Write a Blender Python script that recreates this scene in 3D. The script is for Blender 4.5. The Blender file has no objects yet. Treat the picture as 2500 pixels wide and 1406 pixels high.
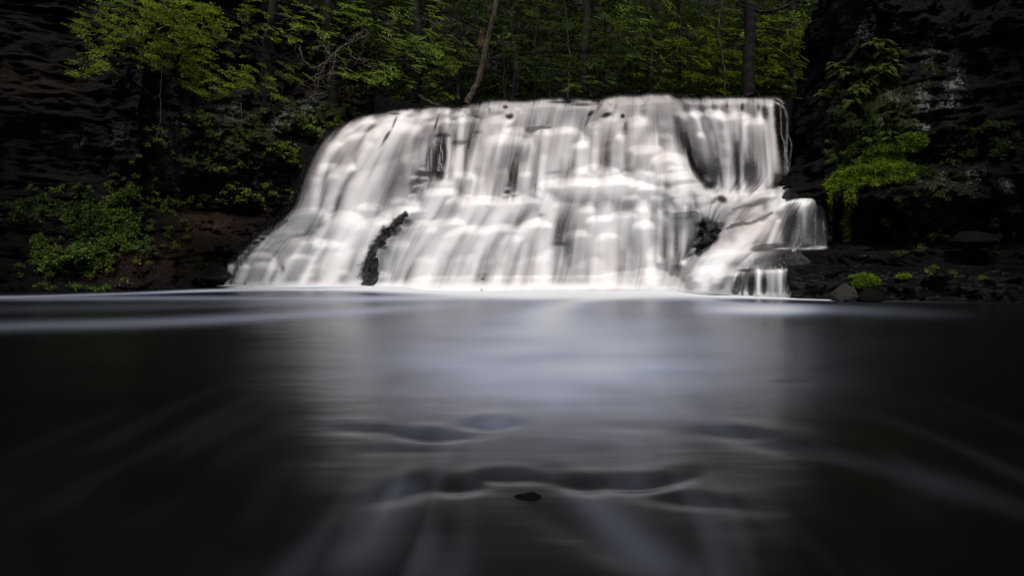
import bpy, math, random
import numpy as np
from mathutils import Vector
random.seed(7); RNG = np.random.default_rng(7)
R = math.radians
S = bpy.context.scene
COL = S.collection

# ------------------------------------------------------------------ camera
F, H0, HOR, CX = 1389.0, 1.0, 620.0, 1250.0          # focal length in photo pixels, eye height, horizon row, centre column
cam = bpy.data.cameras.new('camera'); camo = bpy.data.objects.new('camera', cam); COL.objects.link(camo)
cam.sensor_width = 36.0; cam.lens = 36.0*F/2500.0
cam.shift_y = -(703.0-HOR)/2500.0
cam.clip_start = 0.05; cam.clip_end = 500
camo.location = (0, 0, H0); camo.rotation_euler = (R(90), 0, 0)
S.camera = camo
# ------------------------------------------------------------------ world, sun, exposure
SUN_EL, SUN_AZ = 66.0, 182.0                             # behind the camera, a little to its left
w = bpy.data.worlds.new('World'); S.world = w; w.use_nodes = True
nt = w.node_tree; bg = nt.nodes['Background']
sky = nt.nodes.new('ShaderNodeTexSky'); sky.sky_type = 'NISHITA'; sky.sun_disc = False
sky.sun_elevation = R(SUN_EL); sky.sun_rotation = R(SUN_AZ); sky.dust_density = 4.0; sky.air_density = 1.0
hs = nt.nodes.new('ShaderNodeHueSaturation'); hs.inputs['Saturation'].default_value = 0.45
nt.links.new(sky.outputs[0], hs.inputs['Color']); nt.links.new(hs.outputs[0], bg.inputs['Color'])
bg.inputs['Strength'].default_value = 0.06
sl = bpy.data.lights.new('sun', 'SUN'); sl.energy = 2.4; sl.angle = R(18); sl.color = (1.0, 0.965, 0.93)
so = bpy.data.objects.new('sun', sl); COL.objects.link(so)
az = R(SUN_AZ); el = R(SUN_EL)
sd = Vector((math.sin(az)*math.cos(el), math.cos(az)*math.cos(el), math.sin(el)))
so.rotation_euler = sd.to_track_quat('Z', 'Y').to_euler()
S.view_settings.view_transform = 'Standard'; S.view_settings.look = 'None'
S.view_settings.exposure = 0.68; S.view_settings.gamma = 1.0
S.cycles.max_bounces = 6; S.cycles.diffuse_bounces = 3; S.cycles.glossy_bounces = 3
S.cycles.transparent_max_bounces = 10; S.cycles.transmission_bounces = 3
S.cycles.use_denoising = True
S.cycles.sample_clamp_indirect = 3.0

# ------------------------------------------------------------------ helpers
def W(px, py, Y):
    """a photo pixel at distance Y as a point"""
    px, py, Y = np.broadcast_arrays(np.asarray(px, float), np.asarray(py, float), np.asarray(Y, float))
    return np.stack([(px-CX)/F*Y, Y, H0+(HOR-py)/F*Y], -1)
def PX(P):
    P = np.asarray(P); y = np.maximum(P[..., 1], 0.2)
    return CX+F*P[..., 0]/y, HOR-F*(P[..., 2]-H0)/y
_perm = np.random.default_rng(3).permutation(256); _perm = np.concatenate([_perm]*3)
_g = np.random.default_rng(4).normal(size=(256, 3)); _g /= np.linalg.norm(_g, axis=1)[:, None]
def noise(x, y, z=0.0):
    x, y, z = np.broadcast_arrays(np.asarray(x, float), np.asarray(y, float), np.asarray(z, float))
    xi, yi, zi = np.floor(x).astype(int), np.floor(y).astype(int), np.floor(z).astype(int)
    xf, yf, zf = x-xi, y-yi, z-zi
    u, v, q = [t*t*t*(t*(t*6-15)+10) for t in (xf, yf, zf)]
    out = 0
    for dx in (0, 1):
        for dy in (0, 1):
            for dz in (0, 1):
                h = _perm[_perm[_perm[(xi+dx) & 255]+((yi+dy) & 255)]+((zi+dz) & 255)]
                g = _g[h]
                d = g[..., 0]*(xf-dx)+g[..., 1]*(yf-dy)+g[..., 2]*(zf-dz)
                out = out+d*(u if dx else 1-u)*(v if dy else 1-v)*(q if dz else 1-q)
    return out*1.6
def fbm(x, y, z=0.0, o=4, r=0.5, l=2.03):
    a, t, s = 1.0, 0, 0
    for i in range(o):
        t = t+a*noise(x*l**i+7.1*i, y*l**i+3.3*i, np.asarray(z)*l**i+1.7*i); s += a; a *= r
    return t/s
def sstep(a, b, x): 
    t = np.clip((x-a)/(b-a), 0, 1); return t*t*(3-2*t)
def mesh(name, V, Fq, m, parent=None, attrs=None, smooth=True):
    V = np.asarray(V, np.float32).reshape(-1, 3); Fq = np.asarray(Fq, np.int32)
    me = bpy.data.meshes.new(name); n, k = Fq.shape
    me.vertices.add(len(V)); me.vertices.foreach_set('co', V.ravel())
    me.loops.add(n*k); me.loops.foreach_set('vertex_index', Fq.ravel())
    me.polygons.add(n); me.polygons.foreach_set('loop_start', np.arange(n, dtype=np.int32)*k)
    me.polygons.foreach_set('loop_total', np.full(n, k, np.int32))
    me.update(calc_edges=True)
    me.polygons.foreach_set('use_smooth', np.full(n, smooth))
    for a, v in (attrs or {}).items():
        at = me.attributes.new(a, 'FLOAT', 'POINT'); at.data.foreach_set('value', np.asarray(v, np.float32).ravel())
    me.materials.append(m)
    o = bpy.data.objects.new(name, me); COL.objects.link(o)
    if parent: o.parent = parent
    return o
def empty(name, loc, label, cat, group=None):
    o = bpy.data.objects.new(name, None); COL.objects.link(o); o.location = [float(c) for c in loc]
    o.empty_display_size = 0.1
    o['label'] = label; o['category'] = cat
    if group: o['group'] = group
    return o
def tag(o, label=None, cat=None, group=None, kind=None):
    for k, v in (('label', label), ('category', cat), ('group', group), ('kind', kind)):
        if v: o[k] = v
    return o
def part(name, V, Fq, m, t, attrs=None, smooth=True):
    """a part mesh: world coordinates in, local to its thing out"""
    V = np.asarray(V, float).reshape(-1, 3)-np.array(t.location)
    return mesh(name, V, Fq, m, t, attrs, smooth)
def gridF(nr, nc, keep=None):
    i = np.arange(nr-1)[:, None]*nc+np.arange(nc-1)[None, :]
    Fq = np.stack([i, i+nc, i+nc+1, i+1], -1)
    return Fq[keep] if keep is not None else Fq.reshape(-1, 4)
def compact(V, Fq, attrs):
    u, inv = np.unique(Fq.ravel(), return_inverse=True)
    return V.reshape(-1, 3)[u], inv.reshape(Fq.shape), {k: np.asarray(v).ravel()[u] for k, v in attrs.items()}
def tube(P, rad, n=7, jit=0.0):
    P = np.asarray(P, float); m = len(P); rad = np.broadcast_to(np.asarray(rad, float), (m,))
    T = np.gradient(P, axis=0); T /= np.linalg.norm(T, axis=1)[:, None]+1e-9
    ref = np.array([0.31, 0.9, 0.2]); A = np.cross(T, ref); A /= np.linalg.norm(A, axis=1)[:, None]+1e-9
    B = np.cross(T, A); a = np.arange(n)/n*2*np.pi
    rr = rad[:, None]*(1+jit*RNG.normal(size=(m, n)))
    V = P[:, None]+rr[..., None]*(np.cos(a)[None, :, None]*A[:, None]+np.sin(a)[None, :, None]*B[:, None])
    i = np.arange(m-1)[:, None]*n; j = np.arange(n)[None, :]; k = (j+1) % n
    Fq = np.stack([i+j, i+k, i+n+k, i+n+j], -1).reshape(-1, 4)
    caps = []
    for c in (0, (m-1)*n):
        for q in range(0, n-2, 2): caps.append([c, c+q+1, c+q+2, c+min(q+3, n-1)])
    return V.reshape(-1, 3), np.concatenate([Fq, np.array([c for c in caps if len(set(c)) == 4], int).reshape(-1, 4)])
def curve(pts, n=20, wob=0.0):
    """smooth polyline through control points (Catmull-Rom)"""
    P = np.asarray(pts, float); P = np.vstack([2*P[0]-P[1], P, 2*P[-1]-P[-2]])
    t = np.linspace(0, len(P)-3-1e-6, n); i = t.astype(int); f = (t-i)[:, None]
    a, b, c, d = P[i], P[i+1], P[i+2], P[i+3]
    out = 0.5*((2*b)+(-a+c)*f+(2*a-5*b+4*c-d)*f**2+(-a+3*b-3*c+d)*f**3)
    if wob: 
        s = RNG.uniform(0, 99); k = np.arange(n)*0.55
        out = out+wob*np.stack([noise(k, s), noise(k, s+9), noise(k, s+18)], -1)
    return out
class Mesher:
    def __init__(s): s.V, s.F, s.n, s.A = [], [], 0, []
    def add(s, V, Fq, a=0.0):
        V = np.asarray(V).reshape(-1, 3); s.V.append(V); s.F.append(np.asarray(Fq)+s.n); s.n += len(V)
        s.A.append(np.broadcast_to(np.asarray(a, float), (len(V),)))
    def get(s):
        if not s.V: s.add(np.zeros((4, 3)), [[0, 1, 2, 3]])
        return np.vstack(s.V), np.vstack(s.F), {'v': np.concatenate(s.A)}

# ------------------------------------------------------------------ materials
def mat(name):
    m = bpy.data.materials.new(name); m.use_nodes = True
    return m, m.node_tree, m.node_tree.nodes['Principled BSDF']
def nd(nt, t, **k):
    n = nt.nodes.new(t)
    for a, v in k.items(): setattr(n, a, v)
    return n
def attr(nt, name):
    n = nd(nt, 'ShaderNodeAttribute'); n.attribute_name = name; return n.outputs['Fac']
def mth(nt, op, a, b=None, clamp=False):
    n = nd(nt, 'ShaderNodeMath', operation=op); n.use_clamp = clamp
    for i, v in enumerate((a, b)):
        if v is None: continue
        if isinstance(v, (int, float)): n.inputs[i].default_value = v
        else: nt.links.new(v, n.inputs[i])
    return n.outputs[0]
def mixc(nt, f, a, b):
    n = nd(nt, 'ShaderNodeMix', data_type='RGBA')
    for s, v in ((n.inputs[0], f), (n.inputs[6], a), (n.inputs[7], b)):
        if isinstance(v, (tuple, list)): s.default_value = (*v[:3], 1)
        elif isinstance(v, (int, float)): s.default_value = v
        else: nt.links.new(v, s)
    return n.outputs[2]
def ntex(nt, scale, detail=5, rough=0.6, vec=None, kind='ShaderNodeTexNoise', out=0):
    n = nd(nt, kind); n.inputs['Scale'].default_value = scale
    if kind == 'ShaderNodeTexNoise':
        n.inputs['Detail'].default_value = detail; n.inputs['Roughness'].default_value = rough
    if vec is not None: nt.links.new(vec, n.inputs['Vector'])
    return n.outputs[out]
def ramp(nt, f, a, b, va=0.0, vb=1.0):
    n = nd(nt, 'ShaderNodeMapRange'); n.interpolation_type = 'SMOOTHSTEP'
    nt.links.new(f, n.inputs[0])
    for i, v in enumerate((a, b, va, vb)): n.inputs[i+1].default_value = v
    return n.outputs[0]
def pos(nt, sc=(1, 1, 1)):
    g = nd(nt, 'ShaderNodeNewGeometry'); mp = nd(nt, 'ShaderNodeMapping'); mp.inputs['Scale'].default_value = sc
    nt.links.new(g.outputs['Position'], mp.inputs['Vector']); return mp.outputs[0]
def bump(nt, bs, h, strength, dist):
    n = nd(nt, 'ShaderNodeBump'); n.inputs['Strength'].default_value = strength; n.inputs['Distance'].default_value = dist
    nt.links.new(h, n.inputs['Height']); nt.links.new(n.outputs[0], bs.inputs['Normal'])

def rock_material(name, base, base2, wet=0.35, spec=0.16):
    m, t, b = mat(name)
    p = pos(t); ps = pos(t, (1, 1, 3.2))
    n1 = ntex(t, 2.1, 8, 0.65, ps); n2 = ntex(t, 14, 6, 0.7, ps); n3 = ntex(t, 45, 4, 0.7, p)
    c = mixc(t, ramp(t, n1, 0.35, 0.7), base, base2)
    c = mixc(t, ramp(t, n2, 0.35, 0.75, 0, 0.75), c, tuple(x*0.3 for x in base))
    # brown leaf litter, green moss, pale lichen: where each grows on the rock
    li = mth(t, 'MULTIPLY', attr(t, 'litter'), ramp(t, ntex(t, 26, 5, 0.8, pos(t, (1, 1, 2))), 0.44, 0.62))
    lc = mixc(t, ramp(t, ntex(t, 60, 2, 0.5, p), 0.4, 0.62), (0.03, 0.014, 0.008), (0.17, 0.085, 0.05))
    c = mixc(t, li, c, lc)
    mo = ramp(t, mth(t, 'ADD', attr(t, 'moss'), mth(t, 'MULTIPLY', mth(t, 'SUBTRACT', n2, 0.5), 1.6)), 0.42, 0.62)
    mc = mixc(t, ramp(t, n3, 0.35, 0.65), (0.010, 0.017, 0.003), (0.065, 0.09, 0.014))
    c = mixc(t, mo, c, mc)
    patch = mth(t, 'MULTIPLY', attr(t, 'lichen'), mth(t, 'ADD', 1.0, mth(t, 'MULTIPLY', mth(t, 'SUBTRACT', ntex(t, 3.2, 4, 0.7, p), 0.5), 3.2)))
    sp = mth(t, 'ADD', ntex(t, 19, 9, 0.9, p), mth(t, 'MULTIPLY', mth(t, 'SUBTRACT', patch, 0.5), 0.16))
    le = mth(t, 'MULTIPLY', ramp(t, sp, 0.535, 0.60), ramp(t, patch, 0.12, 0.35))
    c = mixc(t, le, c, (0.30, 0.31, 0.28))
    t.links.new(c, b.inputs['Base Color'])
    rg = mth(t, 'ADD', mth(t, 'MULTIPLY', n2, 0.35), wet); t.links.new(rg, b.inputs['Roughness'])
    b.inputs['Specular IOR Level'].default_value = spec
    hh = mth(t, 'ADD', mth(t, 'MULTIPLY', n2, 1.0), mth(t, 'MULTIPLY', n3, 0.35))
    bump(t, b, mth(t, 'ADD', hh, ntex(t, 5.5, 5, .75, ps)), 1.0, 0.22)
    return m
ROCK = rock_material('dark_rock', (0.0026, 0.0022, 0.0022), (0.009, 0.0066, 0.0055), 0.6, 0.12)
WETROCK = rock_material('wet_black_rock', (0.003, 0.0025, 0.0027), (0.009, 0.0075, 0.008), 0.20, 0.24)

def leaf_material(name, a, b2, trans=0.35):
    m, t, b = mat(name)
    v = attr(t, 'v')
    c = mixc(t, v, a, b2)
    t.links.new(c, b.inputs['Base Color']); b.inputs['Roughness'].default_value = 0.7
    b.inputs['Specular IOR Level'].default_value = 0.08
    tr = nd(t, 'ShaderNodeBsdfTranslucent'); t.links.new(mixc(t, 0.5, c, (0.10, 0.13, 0.01)), tr.inputs['Color'])
    mx = nd(t, 'ShaderNodeMixShader'); mx.inputs[0].default_value = trans
    t.links.new(b.outputs[0], mx.inputs[1]); t.links.new(tr.outputs[0], mx.inputs[2])
    t.links.new(mx.outputs[0], t.nodes['Material Output'].inputs['Surface'])
    return m
L_YEL = leaf_material('leaf_yellow_green', (0.02, 0.038, 0.003), (0.17, 0.24, 0.016))
L_MID = leaf_material('leaf_mid_green', (0.025, 0.05, 0.008), (0.13, 0.20, 0.04))
L_DRK = leaf_material('leaf_dark_green', (0.008, 0.018, 0.004), (0.04, 0.07, 0.016), 0.25)
L_WOD = leaf_material('leaf_woods', (0.006, 0.013, 0.002), (0.045, 0.08, 0.008), 0.3)
L_BGY = leaf_material('leaf_background_green', (0.006, 0.012, 0.001), (0.15, 0.22, 0.012), 0.4)  # wide range of leaf greens for the background trees
L_BRT = leaf_material('leaf_fresh_green', (0.03, 0.055, 0.008), (0.27, 0.38, 0.06), 0.4)
L_FRN = leaf_material('fern_green', (0.03, 0.055, 0.006), (0.085, 0.12, 0.02))
L_DRY = leaf_material('dry_leaf', (0.08, 0.045, 0.03), (0.17, 0.11, 0.08), 0.2)
def bark_material(name, a, b2):
    m, t, b = mat(name)
    n = ntex(t, 18, 6, 0.7, pos(t, (1, 1, 0.22)))
    t.links.new(mixc(t, ramp(t, n, 0.35, 0.65), a, b2), b.inputs['Base Color']); b.inputs['Roughness'].default_value = 0.85
    b.inputs['Specular IOR Level'].default_value = 0.2
    bump(t, b, n, 0.8, 0.03); return m
BARK = bark_material('bark_brown', (0.022, 0.016, 0.012), (0.075, 0.055, 0.04))
BARKD = bark_material('bark_dark', (0.003, 0.0026, 0.0022), (0.010, 0.009, 0.0075))
TWIG = bark_material('twig_grey', (0.05, 0.04, 0.032), (0.14, 0.115, 0.09))

def fall_material():
    """aerated falling water: white, a little see-through where the veil is thin"""
    m, t, b = mat('falling_water')
    c = mixc(t, attr(t, 'tannin_warmth'), (0.84, 0.828, 0.832), (0.66, 0.555, 0.52))
    t.links.new(c, b.inputs['Base Color']); b.inputs['Roughness'].default_value = 0.55
    b.inputs['Specular IOR Level'].default_value = 0.25
    tl = nd(t, 'ShaderNodeBsdfTranslucent'); t.links.new(c, tl.inputs['Color'])
    m1 = nd(t, 'ShaderNodeMixShader'); m1.inputs[0].default_value = 0.18
    t.links.new(b.outputs[0], m1.inputs[1]); t.links.new(tl.outputs[0], m1.inputs[2])
    tp = nd(t, 'ShaderNodeBsdfTransparent')
    m2 = nd(t, 'ShaderNodeMixShader'); t.links.new(attr(t, 'veil'), m2.inputs[0])
    t.links.new(tp.outputs[0], m2.inputs[1]); t.links.new(m1.outputs[0], m2.inputs[2])
    t.links.new(m2.outputs[0], t.nodes['Material Output'].inputs['Surface'])
    return m
FALL = fall_material()
def pool_material():
    m, t, b = mat('pool_water')
    f = attr(t, 'foam_sheen')
    p1 = pos(t, (1.0, 3.0, 1.0))
    n = ntex(t, 0.9, 4, 0.55, p1)
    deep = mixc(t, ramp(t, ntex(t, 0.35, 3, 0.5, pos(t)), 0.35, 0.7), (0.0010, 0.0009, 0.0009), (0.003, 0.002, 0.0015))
    c = mixc(t, f, deep, mixc(t, ramp(t, f, .25, .7), (0.52, 0.58, 0.76), (0.50, 0.51, 0.53)))  # bluish end: painted pool reflection; pale end: real froth
    t.links.new(c, b.inputs['Base Color'])
    t.links.new(mth(t, 'ADD', 0.25, mth(t, 'MULTIPLY', f, 0.45), True), b.inputs['Roughness'])
    b.inputs['IOR'].default_value = 1.55; b.inputs['Specular Tint'].default_value = (0.60, 0.72, 1.0, 1)
    n2 = ntex(t, 2.2, 3, 0.5, pos(t, (0.6, 3.6, 1)))
    n3 = ntex(t, 9.0, 2, 0.5, pos(t, (0.35, 3.0, 1)))
    hh = mth(t, 'ADD', n2, mth(t, 'MULTIPLY', n3, 0.12))
    bump(t, b, hh, 0.07, 0.02)
    return m
POOL = pool_material()

# ------------------------------------------------------------------ the falls: fields over the face of the cascade
def foot_depth(px):
    return np.interp(px, [300, 520, 560, 900, 1300, 1500, 1650, 1780, 1930, 2050, 2500], [17.6, 18.6, 18.4, 18.1, 17.5, 17.0, 16.0, 14.1, 13.2, 12.3, 11.6])
XS = np.arange(500, 2061, 2.0); YS = np.arange(214, 742, 2.0)
GX, GY = np.meshgrid(XS, YS)
NR, NC = GX.shape
def poly_mask(poly):
    poly = np.asarray(poly, float); inside = np.zeros(GX.shape, bool); j = len(poly)-1
    for i in range(len(poly)):
        xi, yi = poly[i]; xj, yj = poly[j]
        c = ((yi > GY) != (yj > GY)) & (GX < (xj-xi)*(GY-yi)/(yj-yi+1e-9)+xi)
        inside ^= c; j = i
    return inside.astype(float)
def blur(a, s, sy=None):
    sy = s if sy is None else sy
    for ax, sg in ((1, s), (0, sy)):
        sg = sg/2.0
        if sg <= 0.2: continue
        r = int(3*sg)+1; k = np.exp(-0.5*(np.arange(-r, r+1)/sg)**2); k /= k.sum()
        a = np.apply_along_axis(lambda v: np.convolve(np.pad(v, r, mode='edge'), k, 'valid'), ax, a)
    return a
# lean of the flow (dx per dy, downwards) from samples
LEAN = [(900,300,-1.0),(860,340,-0.75),(800,400,-0.45),(760,480,-0.3),(700,560,-0.9),(620,620,-0.8),(600,670,-0.35),(800,600,-0.5),(860,500,-0.4),
 (1000,300,-0.75),(960,400,-0.4),(900,500,-0.35),(840,640,-0.38),(940,640,-0.3),(1000,600,-0.5),(1060,380,-0.02),(1060,560,-0.75),(1050,650,-0.35),
 (1150,290,-0.35),(1200,380,-0.2),(1180,460,-0.12),(1200,560,-0.6),(1200,660,-0.25),(1300,350,-0.15),(1300,450,-0.1),(1330,520,-0.5),(1300,650,-0.22),
 (1380,280,-0.25),(1450,300,-0.3),(1420,400,-0.1),(1400,600,-0.1),(1500,400,0.0),(1500,600,0.02),(1580,300,0.05),(1600,600,0.05),(1660,550,0.0),
 (1700,300,0.25),(1720,400,0.3),(1800,400,0.08),(1880,300,0.1),(1900,400,0.12),(1700,500,0.1),(1780,500,-0.9),(1850,480,-1.2),(1920,500,-0.8),
 (1850,570,-0.6),(1960,540,-0.03),(1780,590,-0.7),(1720,640,-0.9),(1700,700,-0.5),(1800,640,-1.0),(1820,700,-0.15),(1900,690,0.0),(1640,650,-0.2)]
LE = np.array(LEAN)
num = 0; den = 0
for lx, ly, lv in LE:
    wgt = 1/(((GX-lx)/45)**2+((GY-ly)/30)**2+0.25)**1.5
    num = num+wgt*lv; den = den+wgt
lean = num/den
SS = np.zeros_like(GX); SS[0] = XS                      # stream coordinate: constant along the flow
for r in range(1, NR):
    SS[r] = np.interp(XS-lean[r]*2.0, XS, SS[r-1])

OUT = [(520,694),(555,684),(558,648),(578,640),(585,628),(600,612),(612,599),(635,572),(679,544),(722,507),(736,470),(745,437),(757,407),(771,374),(797,340),
 (830,312),(864,296),(890,285),(916,283),(956,274),(1019,268),(1070,264),(1112,267),(1140,262),(1167,253),(1205,249),(1241,250),(1280,252),(1320,246),(1380,243),(1418,246),
 (1457,249),(1488,241),(1516,237),(1558,238),(1580,234),(1642,234),(1664,238),(1709,239),(1782,242),(1840,242),(1888,240),(1891,308),
 (1899,359),(1909,409),(1912,440),(1925,446),(1917,462),(1916,495),(1940,488),(1969,483),(2005,480),(2013,520),(2018,604),(1996,612),
 (1990,634),(1965,652),(1940,656),(1934,690),(1930,742),(520,742)]
wob = lambda x, y, a: a*noise(x/14.0, y/14.0)
WM = poly_mask(OUT)
WMb = blur(WM, 2.5)
WMs = blur(WM, 18)
edge_soft = np.clip((840-GX)/70, 0, 1)*np.clip((545-GY)/40, 0, 1)         # the thin veil at the left edge
cover = np.where(edge_soft > 0, WMb*(1-edge_soft)+edge_soft*np.clip((WMs-0.40)*1.8, 0, 1), WMb)

yb = HOR+F*H0/foot_depth(GX)
ytop = np.interp(XS, [500, 880, 1019, 1167, 1320, 1650, 1900, 2060], [285, 285, 268, 253, 246, 236, 240, 240])[None, :]
frac = np.clip((yb-GY)/(yb-ytop), -0.2, 1.1)
off = 2.7*np.sign(frac)*np.abs(frac)**0.95
# recess behind the right-hand plunge and the stepped ledges below it
fall_foot = np.interp(GX, [1640, 1680, 1720, 1760, 1830, 1900, 1930], [330, 400, 440, 462, 472, 462, 448])
UR = sstep(1648, 1668, GX-0.22*(GY-240))*(GY < fall_foot)
off_r = np.interp(GY, [462, 480, 500, 600, 606, 612, 652, 656, 735], [2.0, 1.55, 1.42, 1.05, 1.0, 0.9, 0.30, 0.12, 0.0])
lowR = sstep(1640, 1760, GX+0.55*(GY-560))*(GY > 440)
off = off*(1-lowR)+lowR*off_r
off = np.where(UR > 0, off*(1-UR)+UR*(2.55+0.25*(GY-240)/230), off)
off = blur(off, 3)
BASE = foot_depth(GX)+off
mpp = BASE/F                                            # metres per photo pixel there

# domes of water over each ledge: x, y of the crown, half width, fall length (px), bulge (m), rounding (px)
LOB = [
 # lip and upper ledges, left to right
 (868,312,30,90,.30,14),(908,290,34,80,.35,14),(940,283,22,50,.25,10),(982,281,30,80,.28,12),(1038,274,40,150,.40,16),(1075,268,30,60,.25,10),
 (1056,294,26,110,.35,14),(1100,268,26,40,.25,9),(1092,292,20,110,.32,10),(1145,288,26,60,.30,12),(1170,258,20,30,.22,9),(1204,262,26,60,.30,10),(1225,285,34,150,.42,18),
 (1275,268,26,60,.30,12),(1262,313,28,120,.38,16),(1305,256,26,60,.3,10),(1345,250,60,64,.32,10),(1410,254,48,64,.34,10),(1385,312,42,110,.42,16),(1332,318,22,110,.35,12),
 (1423,351,20,90,.38,14),(1470,256,26,70,.28,10),(1499,284,30,130,.38,14),(1540,246,40,70,.25,9),(1568,288,36,120,.42,22),(1610,240,40,110,.25,8),(1640,240,30,120,.22,8),
 (1586,358,46,80,.42,20),(1534,330,24,90,.36,16),(1460,300,24,120,.34,14),(1634,378,46,70,.42,18),(1625,330,14,60,.30,9),(1655,392,20,40,.35,9),
 # left flank
 (835,330,30,150,.30,18),(800,372,30,170,.26,20),(853,406,27,110,.42,14),(826,424,24,100,.38,14),(938,330,26,150,.36,22),(975,330,40,170,.40,24),(1010,330,30,150,.32,20),
 (905,350,30,170,.35,22),(778,430,24,120,.24,18),(760,511,40,70,.32,14),(742,548,40,60,.34,12),(800,480,26,140,.34,20),(712,556,36,60,.34,12),(757,582,48,80,.40,12),
 (680,580,30,60,.30,12),(646,596,28,46,.30,10),(632,617,40,50,.36,10),(597,646,30,50,.34,9),(640,642,32,60,.36,12),(697,636,38,70,.38,12),(668,648,26,50,.34,10),
 (740,618,44,90,.36,16),(820,560,50,150,.40,28),(860,520,40,130,.38,24),(905,500,30,90,.36,14),(927,535,40,150,.42,16),(880,560,40,140,.38,20),(840,620,44,90,.34,24),
 (1001,507,40,60,.42,12),(965,518,26,60,.36,12),(985,486,26,30,.3,8),
 # centre left
 (1126,425,30,70,.35,14),(1098,440,26,60,.32,12),(1089,462,42,90,.46,16),(1060,470,30,60,.38,12),(1130,480,44,90,.42,16),(1186,484,66,100,.50,16),(1040,505,34,50,.36,12),
 (1056,443,16,30,.26,7),(1028,451,15,40,.26,6),(1025,430,13,26,.24,6),(1031,411,13,22,.22,6),(1014,462,12,40,.22,6),(1075,430,18,36,.26,7),(1045,452,13,40,.24,6),(1017,475,16,40,.26,7),
 (1038,541,48,80,.42,14),(1119,533,60,110,.46,16),(1005,556,26,50,.34,9),(965,575,22,50,.3,8),(950,590,24,100,.34,9),(985,572,20,60,.30,8),(1160,540,50,120,.42,20),
 (1000,570,40,130,.38,12),(1070,560,50,140,.40,24),(930,668,32,60,.36,12),(1236,486,50,90,.48,14),(1243,548,50,150,.46,18),(1205,520,44,120,.42,18),
 # centre
 (1300,484,56,100,.48,12),(1322,538,60,160,.50,18),(1395,486,56,110,.50,18),(1440,504,40,180,.50,16),(1379,443,62,80,.55,14),(1419,440,70,80,.58,14),(1519,433,58,100,.62,18),
 (1340,462,40,60,.45,12),(1480,442,44,70,.5,12),(1423,415,20,40,.38,12),(1487,414,20,30,.36,12),(1452,405,16,40,.32,10),(1570,413,19,40,.42,10),(1545,420,16,30,.38,9),(1600,420,22,40,.44,10),
 (1630,391,30,50,.4,12),(1612,402,18,36,.4,10),(1634,425,34,60,.46,12),(1678,424,48,60,.50,14),(1655,405,24,40,.42,10),(1590,452,34,60,.5,12),(1560,445,30,60,.5,12),(1622,452,24,50,.5,10),
 (1672,453,52,54,.55,16),(1645,470,24,60,.5,9),(1610,478,24,60,.52,10),(1700,452,50,60,.50,16),(1479,526,50,180,.55,14),(1540,518,44,180,.55,12),(1571,506,24,190,.56,10),
 (1600,500,30,60,.52,12),(1515,470,36,60,.55,14),(1555,475,30,50,.52,12),(1640,507,40,170,.52,9),(1688,504,46,150,.52,9),(1612,520,24,170,.5,10),(1660,506,36,160,.5,9),
 (1585,540,40,150,.48,20),(1430,560,50,150,.46,20),(1510,560,50,140,.5,24),(1275,580,50,140,.42,24),(1350,600,50,120,.42,24),
 (1645,628,32,60,.4,10),(1540,668,60,50,.5,14),(1600,660,60,60,.5,14),(1500,680,60,40,.5,12),(1570,690,80,40,.55,12),(1440,696,60,30,.4,10),(1660,680,60,50,.5,14),
 # right plunge
 (1675,276,22,200,.34,12),(1692,282,22,170,.40,16),(1712,274,30,180,.42,14),(1722,320,24,150,.62,18),(1752,272,34,200,.50,14),(1785,280,30,200,.52,14),(1815,278,32,200,.48,12),(1850,288,34,200,.50,18),
 (1872,300,24,170,.44,18),(1700,246,26,50,.22,8),(1730,248,20,40,.22,7),(1758,248,16,40,.22,7),(1785,246,20,44,.24,7),(1812,246,14,40,.2,7),(1830,244,14,60,.22,7),(1853,248,14,60,.24,7),(1878,250,17,180,.30,8),
 # right steps
 (1720,462,50,50,.45,12),(1770,466,60,50,.40,14),(1740,480,40,40,.4,12),(1752,502,50,30,.42,8),(1755,519,44,30,.42,9),(1800,490,50,60,.35,16),(1850,478,50,40,.3,12),(1900,470,40,40,.3,12),
 (1760,540,40,40,.42,9),(1830,505,40,50,.3,14),(1880,505,40,40,.35,10),(1850,530,50,70,.35,16),(1955,483,40,120,.38,8),(1995,482,20,120,.30,5),(1930,492,36,90,.36,12),(1890,530,50,90,.35,16),
 (1820,545,50,70,.36,16),(1790,560,40,70,.36,14),(1972,494,18,120,.45,5),
 (1837,607,110,60,.45,10),(1760,612,60,80,.42,14),(1718,620,44,100,.45,12),(1692,636,30,90,.42,12),(1780,640,70,90,.40,22),(1740,660,60,70,.42,20),(1930,606,90,50,.30,8),(1790,662,40,60,.42,12),
 (1868,656,22,80,.42,6),(1900,655,26,80,.42,6),(1925,656,14,80,.38,5),(1835,656,20,80,.38,6),(1808,662,18,70,.38,8),
]
DROP = {(905,350),(975,330),(835,330),(800,372),(742,548),(820,560),(880,560),(860,520),(1010,330),(938,330),(800,480),(697,636),(840,620),(1100,268),(1092,292),(1600,500),(1660,506),(1350,600),(1275,580),(1205,520),(1160,540),(1070,560),(1000,570)}
LOB = [q for q in LOB if (q[0], q[1]) not in DROP]+[
 (1000,296,62,230,.50,34),(950,330,46,200,.44,34),(890,322,40,110,.36,24),(835,345,36,170,.34,30),(800,400,30,130,.32,26),(855,520,60,170,.46,40),(800,585,46,110,.42,24),
 (905,540,40,150,.44,24),(1070,545,66,150,.46,26),(1160,545,60,150,.46,30),(1000,585,46,110,.40,22),(1290,560,60,140,.46,34),(1240,330,60,150,.48,26)]
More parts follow.
